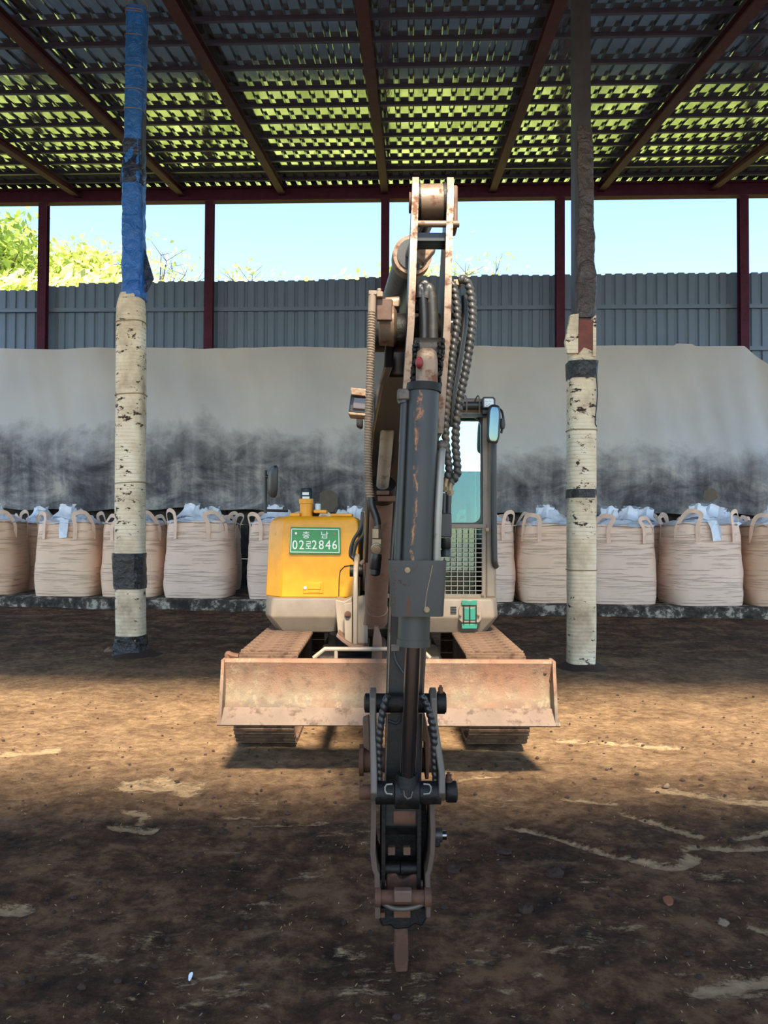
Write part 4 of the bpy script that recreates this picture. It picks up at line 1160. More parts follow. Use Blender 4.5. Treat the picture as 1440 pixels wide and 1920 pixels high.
ep(MB().cyl(P(690, 1166, 5.2), P(722, 1167, 5.2), 0.036, 18), 'cylinder_pin', 'brass', sw)
ep(MB().prism(pxs([(702, 1176), (708, 1174), (716, 1200), (717, 1330), (700, 1330), (699, 1200)], 4.85), (0, 0.10, 0)), 'hose_shield', 'rust_brown', sw, bevel=0.004)

# ---- boom (box section swept in the vertical plane, leaning a little to our right going forward)
def boom_x(D): return -0.03 + 0.153 * (5.5 - D) / 2.85
def boom_prism(profile, half, name, mat, parent=None, bevel=0.012, off=0.0):
    rl = [(boom_x(y) + off - half, y, z) for y, z in profile]
    rr_ = [(boom_x(y) + off + half, y, z) for y, z in profile]
    return ep(MB().loft([rl, rr_]), name, mat, parent or EX, bevel)
BOOM = [(5.82, 1.10), (5.72, 0.98), (5.55, 1.00), (5.20, 1.28), (4.60, 1.70), (4.05, 1.97), (3.5, 2.02), (2.95, 2.05), (2.72, 2.03), (2.66, 2.10), (2.66, 2.19), (2.75, 2.26), (3.1, 2.28), (3.6, 2.36), (4.05, 2.40), (4.5, 2.22), (5.2, 1.62), (5.75, 1.22)]
boom = boom_prism([q for q in BOOM if q[0] > 2.9] [:8] + [(2.95, 2.26)] + [q for q in BOOM if q[0] > 3.0][8:] if False else [(5.82, 1.10), (5.72, 0.98), (5.55, 1.00), (5.20, 1.28), (4.60, 1.70), (4.05, 1.95), (3.5, 2.00), (2.98, 2.04), (2.98, 2.25), (3.6, 2.36), (4.05, 2.40), (4.5, 2.22), (5.2, 1.62), (5.75, 1.22)], 0.115, 'boom', 'boomgrey')
boom['label'] = 'dark grey boom'
for s_ in (-1, 1):
    boom_prism([(3.1, 2.03), (2.72, 2.02), (2.63, 2.08), (2.62, 2.16), (2.70, 2.24), (3.1, 2.26)], 0.016, 'boom_fork', 'boomgrey', boom, 0.006, off=s_ * 0.106)
bt = Vector((boom_x(2.70), 2.70, 2.14))
ep(MB().lathe([(0.062, -0.165), (0.068, -0.155), (0.068, 0.155), (0.062, 0.165)], bt, (1, 0.0, 0), 28), 'stick_pivot', 'black_grease', boom)
# boss and bracket left of the pivot
ep(MB().lathe([(0.03, -0.03), (0.062, -0.028), (0.066, 0.02), (0.05, 0.03)], P(727, 612, 2.55), (1, 0, 0), 24), 'pivot_boss', 'edge_steel', boom)
ep(MB().pbox(713, 608, 2.52, 737, 560, 2.60), 'pivot_bracket', 'rust_brown', boom, bevel=0.006)
# boom lift cylinder in front of the boom
a, b_ = P(706, 1160, 5.15), P(716, 925, 4.42)
bc = ep(MB().cyl(a, b_, 0.068, 24), 'boom_cylinder', 'rust_brown', label='brown rusty boom cylinder barrel')
d = (b_ - a).normalized()
ep(MB().cyl(b_ - d * 0.03, b_ + d * 0.07, 0.078, 24), 'cylinder_gland', 'black_grease', bc)
ep(MB().cyl(a - d * 0.02, a + d * 0.10, 0.074, 24), 'cylinder_foot', 'rust_brown', bc)
ep(MB().cyl(b_, P(727, 800, 3.98), 0.036, 20), 'cylinder_rod', 'pipe_grey', bc)
ep(MB().pbox(708, 940, 4.3, 742, 930, 4.38).pbox(706, 928, 4.3, 730, 920, 4.38), 'clamp', 'rust', bc, bevel=0.004)
# arm cylinder lying on the boom, pointing up at the stick's top lug
a, b_ = P(733, 590, 4.0), P(772, 482, 3.05)
ac = ep(MB().cyl(a, b_, 0.068, 26), 'arm_cylinder', 'darkgrey')
d = (b_ - a).normalized()
ep(MB().cyl(b_ - d * 0.05, b_ + d * 0.03, 0.078, 26), 'cylinder_gland', 'edge_steel', ac)
ep(MB().cyl(b_ + d * 0.02, b_ + d * 0.036, 0.062, 26), 'gland_seal', 'darkgrey', ac)
ep(MB().cyl(b_, P(806, 392, 2.58), 0.030, 18), 'cylinder_rod', 'chrome', ac)
ep(MB().bar(P(784, 490, 2.9), P(808, 462, 2.9), 0.05, 0.05), 'hose_port', 'edge_steel', ac, bevel=0.006)
ep(MB().pbox(722, 575, 2.75, 749, 562, 2.85).cyl(P(722, 568, 2.8), P(750, 566, 2.8), 0.02, 12), 'clamp', 'edge_steel', boom, bevel=0.004)

# ---- boom work lamp
wlb = ep(MB().prism(pxs([(658, 738), (692, 742), (692, 778), (653, 774)], 3.7), (0, 0.10, 0)), 'work_lamp', 'black_plastic', boom, bevel=0.008)
ep(MB().prism(pxs([(663, 744), (687, 746), (686, 768), (661, 766)], 3.69), (0, 0.02, 0)), 'lamp_lens', 'dark_lens', wlb, bevel=0.004)
ep(MB().prism(pxs([(657, 726), (694, 730), (692, 744), (658, 740)], 3.66), (0, 0.10, 0)), 'lamp_shroud', 'edge_steel', wlb, bevel=0.004)
ep(MB().prism(pxs([(652, 772), (692, 776), (692, 781), (655, 778)], 3.66), (0, 0.12, 0)), 'lamp_shroud', 'edge_steel', wlb, bevel=0.004)
ep(MB().prism(pxs([(668, 783), (680, 784), (680, 801), (676, 803), (668, 799)], 3.9), (0, 0.06, 0)), 'sensor', 'black_plastic', boom, bevel=0.006)
ep(MB().pbox(688, 770, 3.70, 700, 745, 3.76), 'lamp_bracket', 'darkgrey', boom)

# ---- stick
_XC = ((0.2, 0.060), (0.5, 0.062), (0.96, 0.068), (1.4, 0.086), (1.75, 0.118), (2.0, 0.137), (2.6, 0.158))
def XC(z):                                    # centre line of the leaning arm
    if z <= _XC[0][0]: return _XC[0][1]
    for (z0, x0), (z1, x1) in zip(_XC[:-1], _XC[1:]):
        if z <= z1: return x0 + (x1 - x0) * (z - z0) / (z1 - z0)
    return _XC[-1][1]
def arm_prism(profile, u0, u1, name, mat, parent=None, bevel=0.006, label=None):
    rl = [(XC(z) + u0, y, z) for y, z in profile]
    rr_ = [(XC(z) + u1, y, z) for y, z in profile]
    return ep(MB().loft([rl, rr_]), name, mat, parent or EX, bevel, label=label)
def AX(u, y, z): return Vector((XC(z) + u, y, z))
zt = P(810, 338, 2.55).z
stick = arm_prism([(2.46, 0.50), (2.46, 0.96), (2.46, 1.40), (2.45, 1.75), (2.44, 1.95), (2.52, 2.06), (2.72, 2.08), (2.80, 1.9), (2.78, 1.75), (2.76, 1.4), (2.72, 0.96), (2.66, 0.55), (2.60, 0.46), (2.50, 0.46)], -0.058, 0.058, 'stick', 'stick_dark', label='dark grey stick')
# the two tall side plates with worn front edges
for s_ in (-1, 1):
    u0, u1 = (0.047, 0.068) if s_ > 0 else (-0.068, -0.047)
    pr = [(2.42, 1.75), (2.42, 2.10), (2.47, 2.35), (2.50, zt - 0.06), (2.53, zt), (2.61, zt), (2.66, zt - 0.07), (2.72, 2.45), (2.83, 2.20), (2.83, 2.0), (2.70, 1.75)]
    sp_ = arm_prism(pr, u0, u1, 'side_plate', 'boomgrey', stick)
    # bright worn strip along the front edge
    fr_ = [(y - 0.003, z) for y, z in pr[:6]] + [(y + 0.006, z + 0.0) for y, z in reversed(pr[:6])]
    rl = [(XC(z) + u0 - 0.0005, y, z) for y, z in fr_]; rr_ = [(XC(z) + u1 + 0.0005, y, z) for y, z in fr_]
    mb_ = MB().loft([rl, rr_], caps=False)
    ep(mb_, 'worn_edge', 'edge_steel', sp_)
# top boss
zb_ = P(810, 378, 2.57).z
ep(MB().lathe([(0.045, -0.040), (0.060, -0.038), (0.060, 0.038), (0.045, 0.040)], AX(0, 2.58, zb_), (1, 0, 0.0374), 30), 'rod_eye', 'edge_steel', stick)
for u in (-0.043, 0.043):
    ep(MB().lathe([(0.066, -0.005), (0.066, 0.005)], AX(u, 2.58, zb_), (1, 0, 0.0374), 26), 'rod_eye_seal', 'black_grease', stick)
ep(MB().cyl(AX(-0.076, 2.58, zb_), AX(0.085, 2.58, zb_), 0.034, 20), 'top_pin', 'rust', stick)
ep(MB().box(AX(0.072, 2.54, zb_ - 0.10), AX(0.084, 2.62, zb_ + 0.045)), 'pin_keeper', 'rust_brown', stick, bevel=0.006)
ep(MB().cyl(AX(-0.047, 2.50, P(810, 420, 2.5).z), AX(0.09, 2.50, P(810, 420, 2.5).z), 0.011, 12), 'stop_bolt', 'edge_steel', stick)
ep(MB().box(AX(-0.048, 2.52, P(810, 447, 2.5).z), AX(0.048, 2.60, P(810, 432, 2.5).z)), 'cross_plate', 'boomgrey', stick)
# inner pivot tube and greasy packing near the cylinder mount
zp = P(800, 660, 2.45).z
ep(MB().lathe([(0.03, -0.045), (0.05, -0.043), (0.05, 0.043), (0.03, 0.045)], AX(0, 2.47, zp), (1, 0, 0), 24), 'mount_pin', 'black_grease', stick)
m = MB(); rr_ = random.Random(5)
for k in range(170):
    s_ = rr_.choice((-1, 1))
    m.sphere(AX(s_ * rr_.uniform(0.030, 0.048), 2.40 + rr_.uniform(0, 0.03), P(800, rr_.uniform(640, 722), 2.42).z), rr_.uniform(0.003, 0.007), 5, (1, 1, rr_.uniform(0.8, 1.8)))
o = ep(m, 'grease', 'black_grease', stick); o['kind'] = 'stuff'
# hoses between the plates
for k, (dx, dm) in enumerate(((-8, 'hose_black'), (9, 'edge_steel'))):
    ep(MB().tube(spline(pxs([(792 + dx * 0.6, 560), (795 + dx * 0.9, 540), (800 + dx, 552), (803 + dx, 600), (803 + dx, 660)], 2.50), 8), 0.017, 12, spiral=(0.02, 0.08)), 'inner_hose', 'hose_black' if k == 0 else 'hose_spiral', stick)
ep(MB().tube(spline(pxs([(783, 585), (788, 545), (797, 533), (806, 545)], 2.56), 8), 0.018, 12), 'inner_hose', 'hose_black', stick)
# lifting lug plates on the right, next to the hoses
ep(MB().prism([AX(0.070, y, z) for y, z in ((2.50, P(850, 690, 2.5).z), (2.50, P(850, 625, 2.5).z), (2.60, P(850, 620, 2.5).z), (2.60, P(850, 700, 2.5).z))], (0.010, 0, 0)), 'hose_plate', 'edge_steel', stick)
bolt(P(848, 637, 2.52), 0.012, stick, axis=(1, -0.4, 0))

# ---- bucket cylinder in front of the stick
DCY = 2.27
c0 = P(799, 700, DCY + 0.08); c1 = P(788, 1060, DCY); c2 = P(776, 1160, DCY)
top = P(800, 668, DCY + 0.12)
ax0 = P(795, 728, DCY + 0.02); ax1 = P(775, 1206, DCY)
bcy = ep(MB().cyl(ax0, ax1, 0.0465, 36), 'bucket_cylinder', 'cylinder_paint', label='scratched grey bucket cylinder')
d = (ax1 - ax0).normalized()
ep(MB().cyl(ax0 - d * 0.012, ax0 + d * 0.012, 0.052, 32), 'cylinder_head', 'black_grease', bcy)
ep(MB().loft([[top + Vector((sup(2 * PI * k / 20, 5)[0] * w_, sup(2 * PI * k / 20, 5)[1] * w_, 0)) + Vector((0, 0, h_)) for k in range(20)] for w_, h_ in ((0.034, -0.11), (0.034, -0.02), (0.030, 0.01), (0.018, 0.022))]), 'cylinder_eye', 'edge_steel', bcy)
ep(MB().sphere(P(786, 680, DCY + 0.07), 0.016, 8, (0.8, 1, 1.2)), 'rag_tag', 'red_tag', bcy)
ep(MB().cyl(ax1 - d * 0.085, ax1 + d * 0.0, 0.047, 32).cyl(ax1 - d * 0.012, ax1 + d * 0.008, 0.0495, 32), 'cylinder_gland', 'darkgrey', bcy)
ep(MB().cyl(ax1, P(764, 1462, DCY + 0.06), 0.0232, 28), 'cylinder_rod', 'chrome', bcy)
# thin oil pipe left with cap, and grey pipe right
ep(MB().cyl(P(760, 740, DCY + 0.02), P(745, 1075, DCY - 0.0), 0.0125, 14), 'oil_pipe', 'cylinder_paint', bcy)
ep(MB().pbox(745, 750, DCY, 770, 728, DCY + 0.06), 'pipe_cap', 'grey_metal', bcy, bevel=0.006)
ep(MB().cyl(P(757, 756, DCY + 0.02), P(756, 748, DCY + 0.02), 0.017, 14), 'pipe_collar', 'darkgrey', bcy)
ep(MB().tube(spline([P(829, 842, DCY + 0.05), P(827, 860, DCY + 0.02), P(822, 950, DCY), P(818, 1060, DCY)], 6), 0.0118, 14), 'oil_pipe', 'pipe_grey', bcy)
ep(MB().sphere(P(828, 836, DCY + 0.05), 0.018, 10), 'pipe_elbow', 'grey_metal', bcy)
for py in (930, 1012): ep(MB().pbox(752, py + 5, DCY + 0.03, 768, py - 5, DCY + 0.07), 'pipe_clamp', 'grey_metal', bcy, bevel=0.002)
# stick front-left edge seen beside the cylinder
arm_prism([(2.36, 1.30), (2.36, 1.85), (2.46, 1.95), (2.46, 1.30)], -0.060, -0.048, 'front_flange', 'boomgrey', stick)
# ---- guard plate over the gland (bent U)
DG = DCY - 0.085
gp_o = [(728, 1050), (838, 1052), (832, 1157), (734, 1156)]
q = [P(a, b_, DG) for a, b_ in gp_o]
th_ = 0.006
m = MB()
def u_sect(pl, pr):
    dl = 0.13; r_ = 0.015
    outer = [(pl.x, pl.y + dl), (pl.x, pl.y + r_), (pl.x + r_ * 0.3, pl.y + r_ * 0.3), (pl.x + r_, pl.y), (pr.x - r_, pr.y), (pr.x - r_ * 0.3, pr.y + r_ * 0.3), (pr.x, pr.y + r_), (pr.x, pr.y + dl * 0.5)]
    inner = [(pr.x - th_, pr.y + dl * 0.5), (pr.x - th_, pr.y + r_), (pr.x - r_, pr.y + th_), (pl.x + r_, pl.y + th_), (pl.x + th_, pl.y + r_), (pl.x + th_, pl.y + dl)]
    return [(a, b_, (pl.z + pr.z) / 2) for a, b_ in outer + inner]
m.loft([u_sect(q[3], q[2]), u_sect(q[0], q[1])])
gp = ep(m, 'cylinder_guard', 'darkgrey', stick, label='bolted guard plate')
bolt(P(764, 1069, DG), 0.0062, gp, h=0.014); bolt(P(800, 1143, DG), 0.0062, gp, h=0.014)
ep(MB().tube(pxs([(811, 1060), (806, 1085), (800, 1112), (796, 1145)], DG - 0.0005), 0.0011, 5), 'scratch', 'brass', gp)
m = MB()
rr_ = random.Random(9)
for k in range(16):
    y_ = 1062 + k * 5.2
    m.bar(P(738 + rr_.uniform(-2, 2), y_, DG - 0.0003), P(741 + rr_.uniform(-1, 2), y_ + rr_.uniform(-2, 2), DG - 0.0003), 0.001, rr_.uniform(0.002, 0.005))
for a, b_, w in ((746, 1088, 6), (750, 1092, 3), (755, 1096, 7), (765, 1098, 2), (776, 1066, 2), (780, 1060, 4)):
    m.bar(P(a, b_, DG - 0.0003), P(a + w, b_ + 1, DG - 0.0003), 0.001, 0.005)
m.prism(pxs([(767, 1113), (769, 1130), (767, 1155), (762, 1155), (763, 1128)], DG - 0.0005), (0, 0.001, 0))
ep(m, 'scrape_mark', 'rust', gp)['kind'] = 'stuff'

# ---- left-hand spiral guarded hose with elbow and coupling
DH = 2.42
lh = ep(MB().tube(spline(pxs([(697, 585), (696, 640), (694, 700), (692, 760), (690, 820), (690, 870), (692, 915), (695, 935)], DH), 40), 0.0118, 14, spiral=(0.0085, 0.35)), 'spiral_hose', 'hose_tan', stick, label='tan spiral-guarded hose')
ep(MB().tube(spline(pxs([(695, 930), (698, 950), (705, 970), (708, 985)], DH), 8), 0.0125, 14), 'hose_end', 'hose_black', lh)
ep(MB().cyl(P(697, 588, DH), P(698, 552, DH), 0.0125, 14).pbox(691, 552, DH - 0.012, 707, 544, DH + 0.015).pbox(705, 556, DH, 718, 546, DH + 0.03).cyl(P(711, 541, DH + 0.01), P(711, 548, DH + 0.01), 0.007, 10), 'hose_elbow', 'hose_tan', lh, bevel=0.003)
ep(MB().pbox(706, 600, DH + 0.02, 735, 560, DH + 0.04), 'hose_bracket', 'rust_brown', lh, bevel=0.003)
ep(MB().cyl(P(708, 985, DH), P(707, 1000, DH), 0.010, 12), 'hose_ferrule', 'grey_metal', lh)
cp = ep(MB().lathe([(0.012, 0), (0.016, 0.002), (0.016, 0.03), (0.012, 0.032)], P(707, 1010, DH), (0, 0, 1), 6), 'coupling', 'brass', lh)
ep(MB().pbox(698, 1028, DH - 0.012, 716, 1010, DH + 0.02), 'coupling_block', 'brass', lh, bevel=0.003)
ep(MB().lathe([(0.018, 0), (0.018, 0.01), (0.014, 0.012), (0.014, 0.02), (0.006, 0.021)], P(706, 1028, DH - 0.012), (0, -1, -0.2), 18), 'coupling_cap', 'brass', lh)
ep(MB().lathe([(0.010, 0), (0.017, 0.005), (0.018, 0.02), (0.016, 0.022), (0.018, 0.025), (0.017, 0.05), (0.018, 0.053), (0.016, 0.07)], P(702, 1080, DH), (0.1, 0, 1), 18), 'coupling_sleeve', 'black_plastic', lh)

# ---- right-hand twin spiral hoses
DR = 2.50
for k, pts in enumerate((((848, 530), (853, 548), (857, 580), (857, 610), (852, 640), (846, 690), (840, 740), (836, 790), (836, 830), (841, 870), (842, 885), (838, 898)),
                         ((860, 526), (870, 524), (879, 535), (885, 565), (886, 600), (882, 640), (874, 690), (864, 740), (856, 790), (854, 830), (857, 870), (857, 888), (846, 905)))):
    h_ = ep(MB().tube(spline(pxs(pts, DR), 30), 0.0125 if k else 0.0118, 14, spiral=(0.021, 0.34)), 'spiral_hose', 'hose_spiral', stick)
    a_, b2 = (pts[-1][0], pts[-1][1]), (pts[-1][0] - 2, pts[-1][1] + 26)
    ep(MB().tube(spline(pxs([(a_[0] + 3, a_[1] - 6), a_, (a_[0] - 3, a_[1] + 10), (a_[0] - 3, a_[1] + 24)], DR), 6), 0.0105, 12).lathe([(0.014, 0), (0.014, 0.012)], P(a_[0] - 3, a_[1] + 22, DR), (0, 0, 1), 6), 'hose_elbow', 'brass', h_)
ep(MB().tube(spline(pxs([(872, 555), (872, 590), (866, 640), (858, 690), (850, 740), (846, 800)], DR + 0.06), 8), 0.013, 12), 'plain_hose', 'hose_black', stick)
ep(MB().pbox(850, 535, DR + 0.05, 866, 523, DR + 0.09), 'hose_bracket', 'brass', stick, bevel=0.003)
ep(MB().cyl(P(833, 925, DR), P(832, 962, DR), 0.009, 10).cyl(P(842, 925, DR), P(841, 962, DR), 0.009, 10), 'valve_pipe', 'darkgrey', stick)
ep(MB().pbox(826, 1008, DR - 0.03, 847, 962, DR + 0.06), 'valve_block', 'darkgrey', stick, bevel=0.004)
ep(MB().lathe([(0.016, 0), (0.017, 0.02), (0.014, 0.025), (0.017, 0.03), (0.017, 0.06)], P(836, 1044, DR), (0, 0, 1), 16), 'valve_cap', 'black_plastic', stick)

# ---- linkage at the stick end
zl0, zl1 = P(760, 1312, 2.42).z, P(763, 1485, 2.36).z
lk = []
def link_plate(ptop, pbot, name='link_plate'):
    """front-edge pixel x at top and bottom"""
    (xa, ya), (xb, yb) = ptop, pbot
    rings = []
    w_ = 0.020
    for (px_, py_, dd, dep) in ((xa, ya - 16, 2.40, 0.045), (xa, ya, 2.375, 0.095), (xa + (xb - xa) * 0.1, ya + (yb - ya) * 0.25, 2.375, 0.085), (xb, ya + (yb - ya) * 0.8, 2.325, 0.085), (xb, yb, 2.305, 0.10), (xb, yb + 14, 2.325, 0.06)):
        c = P(px_, py_, dd)
        rings.append([(c.x - w_ / 2, c.y, c.z), (c.x + w_ / 2, c.y, c.z), (c.x + w_ / 2, c.y + dep, c.z), (c.x - w_ / 2, c.y + dep, c.z)])
    return ep(MB().loft(rings), name, 'grey_metal', stick, bevel=0.004)
l1 = link_plate((699, 1310), (701, 1488)); l2 = link_plate((813, 1310), (829, 1488))
zt_ = P(760, 1318, 2.43).z
ep(MB().cyl(P(688, 1318, 2.43), P(836, 1318, 2.43), 0.030, 20), 'link_pin', 'black_grease', stick)
ep(MB().cyl(P(820, 1318, 2.43), P(834, 1318, 2.43), 0.034, 22), 'pin_collar', 'black_grease', stick)
ep(MB().lathe([(0.022, 0), (0.030, 0.004), (0.030, 0.012), (0.02, 0.016)], P(692, 1318, 2.43), (-1, 0, 0), 20), 'pin_head', 'black_grease', stick)
bolt(P(826, 1301, 2.43), 0.008, stick, axis=(0, 0, 1), mat='rust')
# cross barrel at the rod end
zc_ = P(763, 1487, 2.35).z
ep(MB().cyl(P(704, 1486, 2.35), P(826, 1486, 2.35), 0.034, 26), 'rod_barrel', 'black_grease', stick)
ep(MB().lathe([(0.03, -0.04), (0.047, -0.036), (0.047, 0.036), (0.03, 0.04)], P(763, 1486, 2.35), (1, 0, 0), 26).cyl(P(763, 1478, 2.34), P(763, 1450, 2.335), 0.040, 22, r2=0.030), 'rod_eye', 'black_grease', stick)
for cx_, o_ in ((729, 1), (801, -1)):
    ep(MB().tube(pxs([(cx_ + 7 * o_, 1470), (cx_ - 4 * o_, 1471), (cx_ - 7 * o_, 1476), (cx_ - 7 * o_, 1483), (cx_ - 4 * o_, 1488), (cx_ + 7 * o_, 1489)], 2.312), 0.0028, 6), 'nipple_guard', 'pipe_grey', stick)
ep(MB().tube(pxs([(757, 1482), (758, 1492), (764, 1498), (771, 1495), (774, 1484)], 2.30), 0.0028, 6), 'nipple_guard', 'grey_metal', stick)
ep(MB().cyl(P(675, 1485, 2.36), P(854, 1485, 2.36), 0.022, 20), 'rod_pin', 'rust', stick)
ep(MB().lathe([(0.030, 0), (0.032, 0.004), (0.032, 0.03), (0.026, 0.034)], P(836, 1484, 2.36), (1, 0, 0), 22), 'pin_collar', 'black_grease', stick)
ep(MB().prism(pxs([(674, 1466), (680, 1466), (680, 1500), (674, 1500)], 2.355), (0, 0.02, 0)), 'pin_clip', 'rust', stick)
bolt(P(841, 1465, 2.36), 0.009, stick, axis=(0, 0, 1), mat='rust')
# stick end pin (further back) with boss on the left
ep(MB().cyl(P(676, 1425, 2.60), P(812, 1425, 2.60), 0.040, 22).cyl(P(674, 1425, 2.60), P(682, 1425, 2.60), 0.052, 22), 'stick_end_boss', 'rust', stick)
ep(MB().prism([P(a, b_, 2.56) for a, b_ in ((680, 1350), (692, 1345), (694, 1410), (682, 1402))], (0, 0.05, 0)), 'idler_link', 'rust_brown', stick, bevel=0.004)
ep(MB().prism([P(a, b_, 2.52) for a, b_ in ((788, 1338), (797, 1340), (806, 1388), (804, 1462), (797, 1462), (796, 1392), (784, 1384))], (0, 0.09, 0)), 'idler_link', 'rust', stick, bevel=0.004)
for pts in (((728, 1303), (721, 1320), (715, 1350), (711, 1390), (710, 1430), (711, 1462)), ((790, 1303), (799, 1320), (809, 1350), (814, 1390), (815, 1430), (817, 1462))):
    ep(MB().tube(spline(pxs(pts, 2.36), 24), 0.0105, 12, spiral=(0.020, 0.22)), 'coupler_hose', 'hose_black', stick)
ep(MB().tube(spline(pxs([(738, 1222), (742, 1240), (756, 1262)], 2.452), 5), 0.004, 6), 'grease_line', 'darkgrey', stick)
ep(MB().tube(spline(pxs([(728, 1352), (745, 1356), (752, 1340), (752, 1310)], 2.452), 5), 0.005, 6), 'grease_line', 'darkgrey', stick)
ep(MB().bar(AX(-0.056, 2.457, 1.20), AX(-0.056, 2.457, 0.62), 0.006, 0.004), 'edge_bead', 'edge_steel', stick)
ep(MB().prism([P(a, b_, 2.452) for a, b_ in ((733, 1208), (749, 1208), (749, 1222), (733, 1222))], (0, 0.02, 0)), 'hose_clamp', 'grey_metal', stick, bevel=0.002)
ep(MB().prism([P(a, b_, 2.452) for a, b_ in ((722, 1330), (732, 1330), (732, 1338), (724, 1339))], (0, 0.02, 0)).prism([P(a, b_, 2.452) for a, b_ in ((784, 1330), (793, 1330), (793, 1338), (785, 1338))], (0, 0.02, 0)), 'hose_clamp', 'brass', stick)

# ---- quick coupler
def coup_plate(side):
    if side < 0: xs_ = [(701, 1500), (700, 1560), (699, 1600), (703, 1632), (707, 1640), (708, 1690), (708, 1722)]
    else: xs_ = [(810, 1500), (812, 1560), (811, 1600), (806, 1632), (802, 1640), (803, 1690), (803, 1722)]
    deps = [0.14, 0.20, 0.24, 0.24, 0.22, 0.20, 0.13]
    rings = []
    for (px_, py_), dp in zip(xs_, deps):
        c = P(px_, py_, 2.40 - 0.02 * (py_ - 1500) / 200)
        rings.append([(c.x - 0.008, c.y, c.z), (c.x + 0.008, c.y, c.z), (c.x + 0.008, c.y + dp, c.z), (c.x - 0.008, c.y + dp, c.z)])
    return MB().loft(rings)
qc = ep(coup_plate(-1), 'quick_coupler', 'worn_brown', label='rusty quick coupler below the stick')
ep(coup_plate(1), 'coupler_plate', 'worn_brown', qc, bevel=0.003)
for px_ in (719, 786):
    c = P(px_, 1560, 2.44)
    ep(MB().box((c.x - 0.006, 2.44, P(px_, 1690, 2.44).z), (c.x + 0.006, 2.62, P(px_, 1505, 2.44).z)), 'inner_plate', 'black_grease', qc)
ep(MB().pbox(712, 1650, 2.56, 800, 1500, 2.60), 'coupler_back', 'black_grease', qc)
ep(MB().lathe([(0.02, -0.04), (0.045, -0.035), (0.045, 0.035), (0.02, 0.04)], P(758, 1524, 2.50), (1, 0, 0), 22), 'hook_eye', 'rust', qc)
ep(MB().pbox(737, 1546, 2.48, 776, 1536, 2.50).pbox(748, 1544, 2.47, 752, 1528, 2.49), 'wedge', 'rust', qc)
for a in (727, 756): ep(MB().pbox(a, 1604, 2.47, a + 14, 1589, 2.49), 'wedge_bolt', 'rust_brown', qc, bevel=0.002)
for a in (734, 767): ep(MB().lathe([(0.012, -0.03), (0.020, -0.026), (0.020, 0.026), (0.012, 0.03)], P(a, 1628, 2.48), (1, 0, 0), 16), 'spring_seat', 'black_grease', qc)
ep(MB().prism([P(a, b_, 2.46) for a, b_ in ((724, 1640), (742, 1636), (750, 1650), (760, 1648), (775, 1640), (786, 1640), (786, 1672), (724, 1672))], (0, 0.10, 0)), 'coupler_hook', 'rust', qc, bevel=0.006)
ep(MB().cyl(P(704, 1682, 2.38), P(808, 1682, 2.38), 0.021, 22), 'front_pin', 'rust', qc)
for a, c in ((703, 714), (796, 808)): ep(MB().cyl(P(a, 1682, 2.38), P(c, 1682, 2.38), 0.028, 20), 'pin_collar', 'rust', qc)
ep(MB().pbox(739, 1693, 2.335, 772, 1671, 2.365), 'pin_block', 'rust_brown', qc, bevel=0.004)
ep(MB().tube(spline(pxs([(716, 1692), (735, 1702), (757, 1704), (780, 1700), (798, 1692)], 2.38), 6), 0.008, 10), 'guard_bow', 'grey_metal', qc)
ep(MB().prism(pxs([(710, 1702), (802, 1702), (801, 1722), (792, 1738), (778, 1734), (766, 1742), (740, 1744), (732, 1736), (716, 1738), (710, 1722)], 2.42), (0, 0.15, 0)), 'coupler_foot', 'black_grease', qc, bevel=0.006)
ep(MB().pbox(738, 1722, 2.40, 770, 1708, 2.44).pbox(712, 1722, 2.40, 722, 1712, 2.44), 'foot_wedge', 'rust', qc, bevel=0.003)
# lifting hook / tooth touching the floor
tz = 0.0
tp = [(744, 1735), (759, 1735), (760, 1752), (765, 1756), (766, 1772), (764, 1796), (742, 1797), (739, 1775), (741, 1754)]
DTt = 2.53
pts = [P(a, b_, DTt) for a, b_ in tp]
zmin = min(p.z for p in pts)
for p in pts:
    if p.z < 0.10: p.z = max(0.004, p.z - zmin + 0.004)
ep(MB().prism(pts, (0, 0.07, 0)), 'coupler_tooth', 'rust', qc, bevel=0.004)
# side lock pin with chrome end
ep(MB().cyl(P(812, 1565, 2.44), P(829, 1565, 2.44), 0.022, 18), 'lock_pin', 'darkgrey', qc)
ep(MB().cyl(P(829, 1566, 2.44), P(837, 1566, 2.44), 0.014, 16), 'lock_pin_end', 'chrome', qc)
ep(MB().pbox(813, 1590, 2.42, 826, 1574, 2.46), 'lock_nut', 'black_grease', qc, bevel=0.006)

# ================================================================== outside, beyond the fence
m = MB()
rows, cols = 40, 60
for j in range(rows + 1):
    y = 17.4 + 75 * (j / rows) ** 1.6
    for i in range(cols + 1):
        x = -60 + 120 * i / cols
        h_ = 0.5 + 0.16 * max(0, y - 21) + 1.2 * mnoise.noise(Vector((x * 0.07, y * 0.07, 2)))
        m.v.append((x, y, max(0.0, min(h_, 1.45 + 0.24 * y))))
m.f = [(j * (cols + 1) + i, j * (cols + 1) + i + 1, (j + 1) * (cols + 1) + i + 1, (j + 1) * (cols + 1) + i) for j in range(rows) for i in range(cols)]
o = m.build('hill', 'hill_grass', smooth=180); o['kind'] = 'structure'
m = MB().box((-60, -70, -0.4), (60, -14, -0.02))
o = m.build('yard', 'yard'); o['kind'] = 'structure'

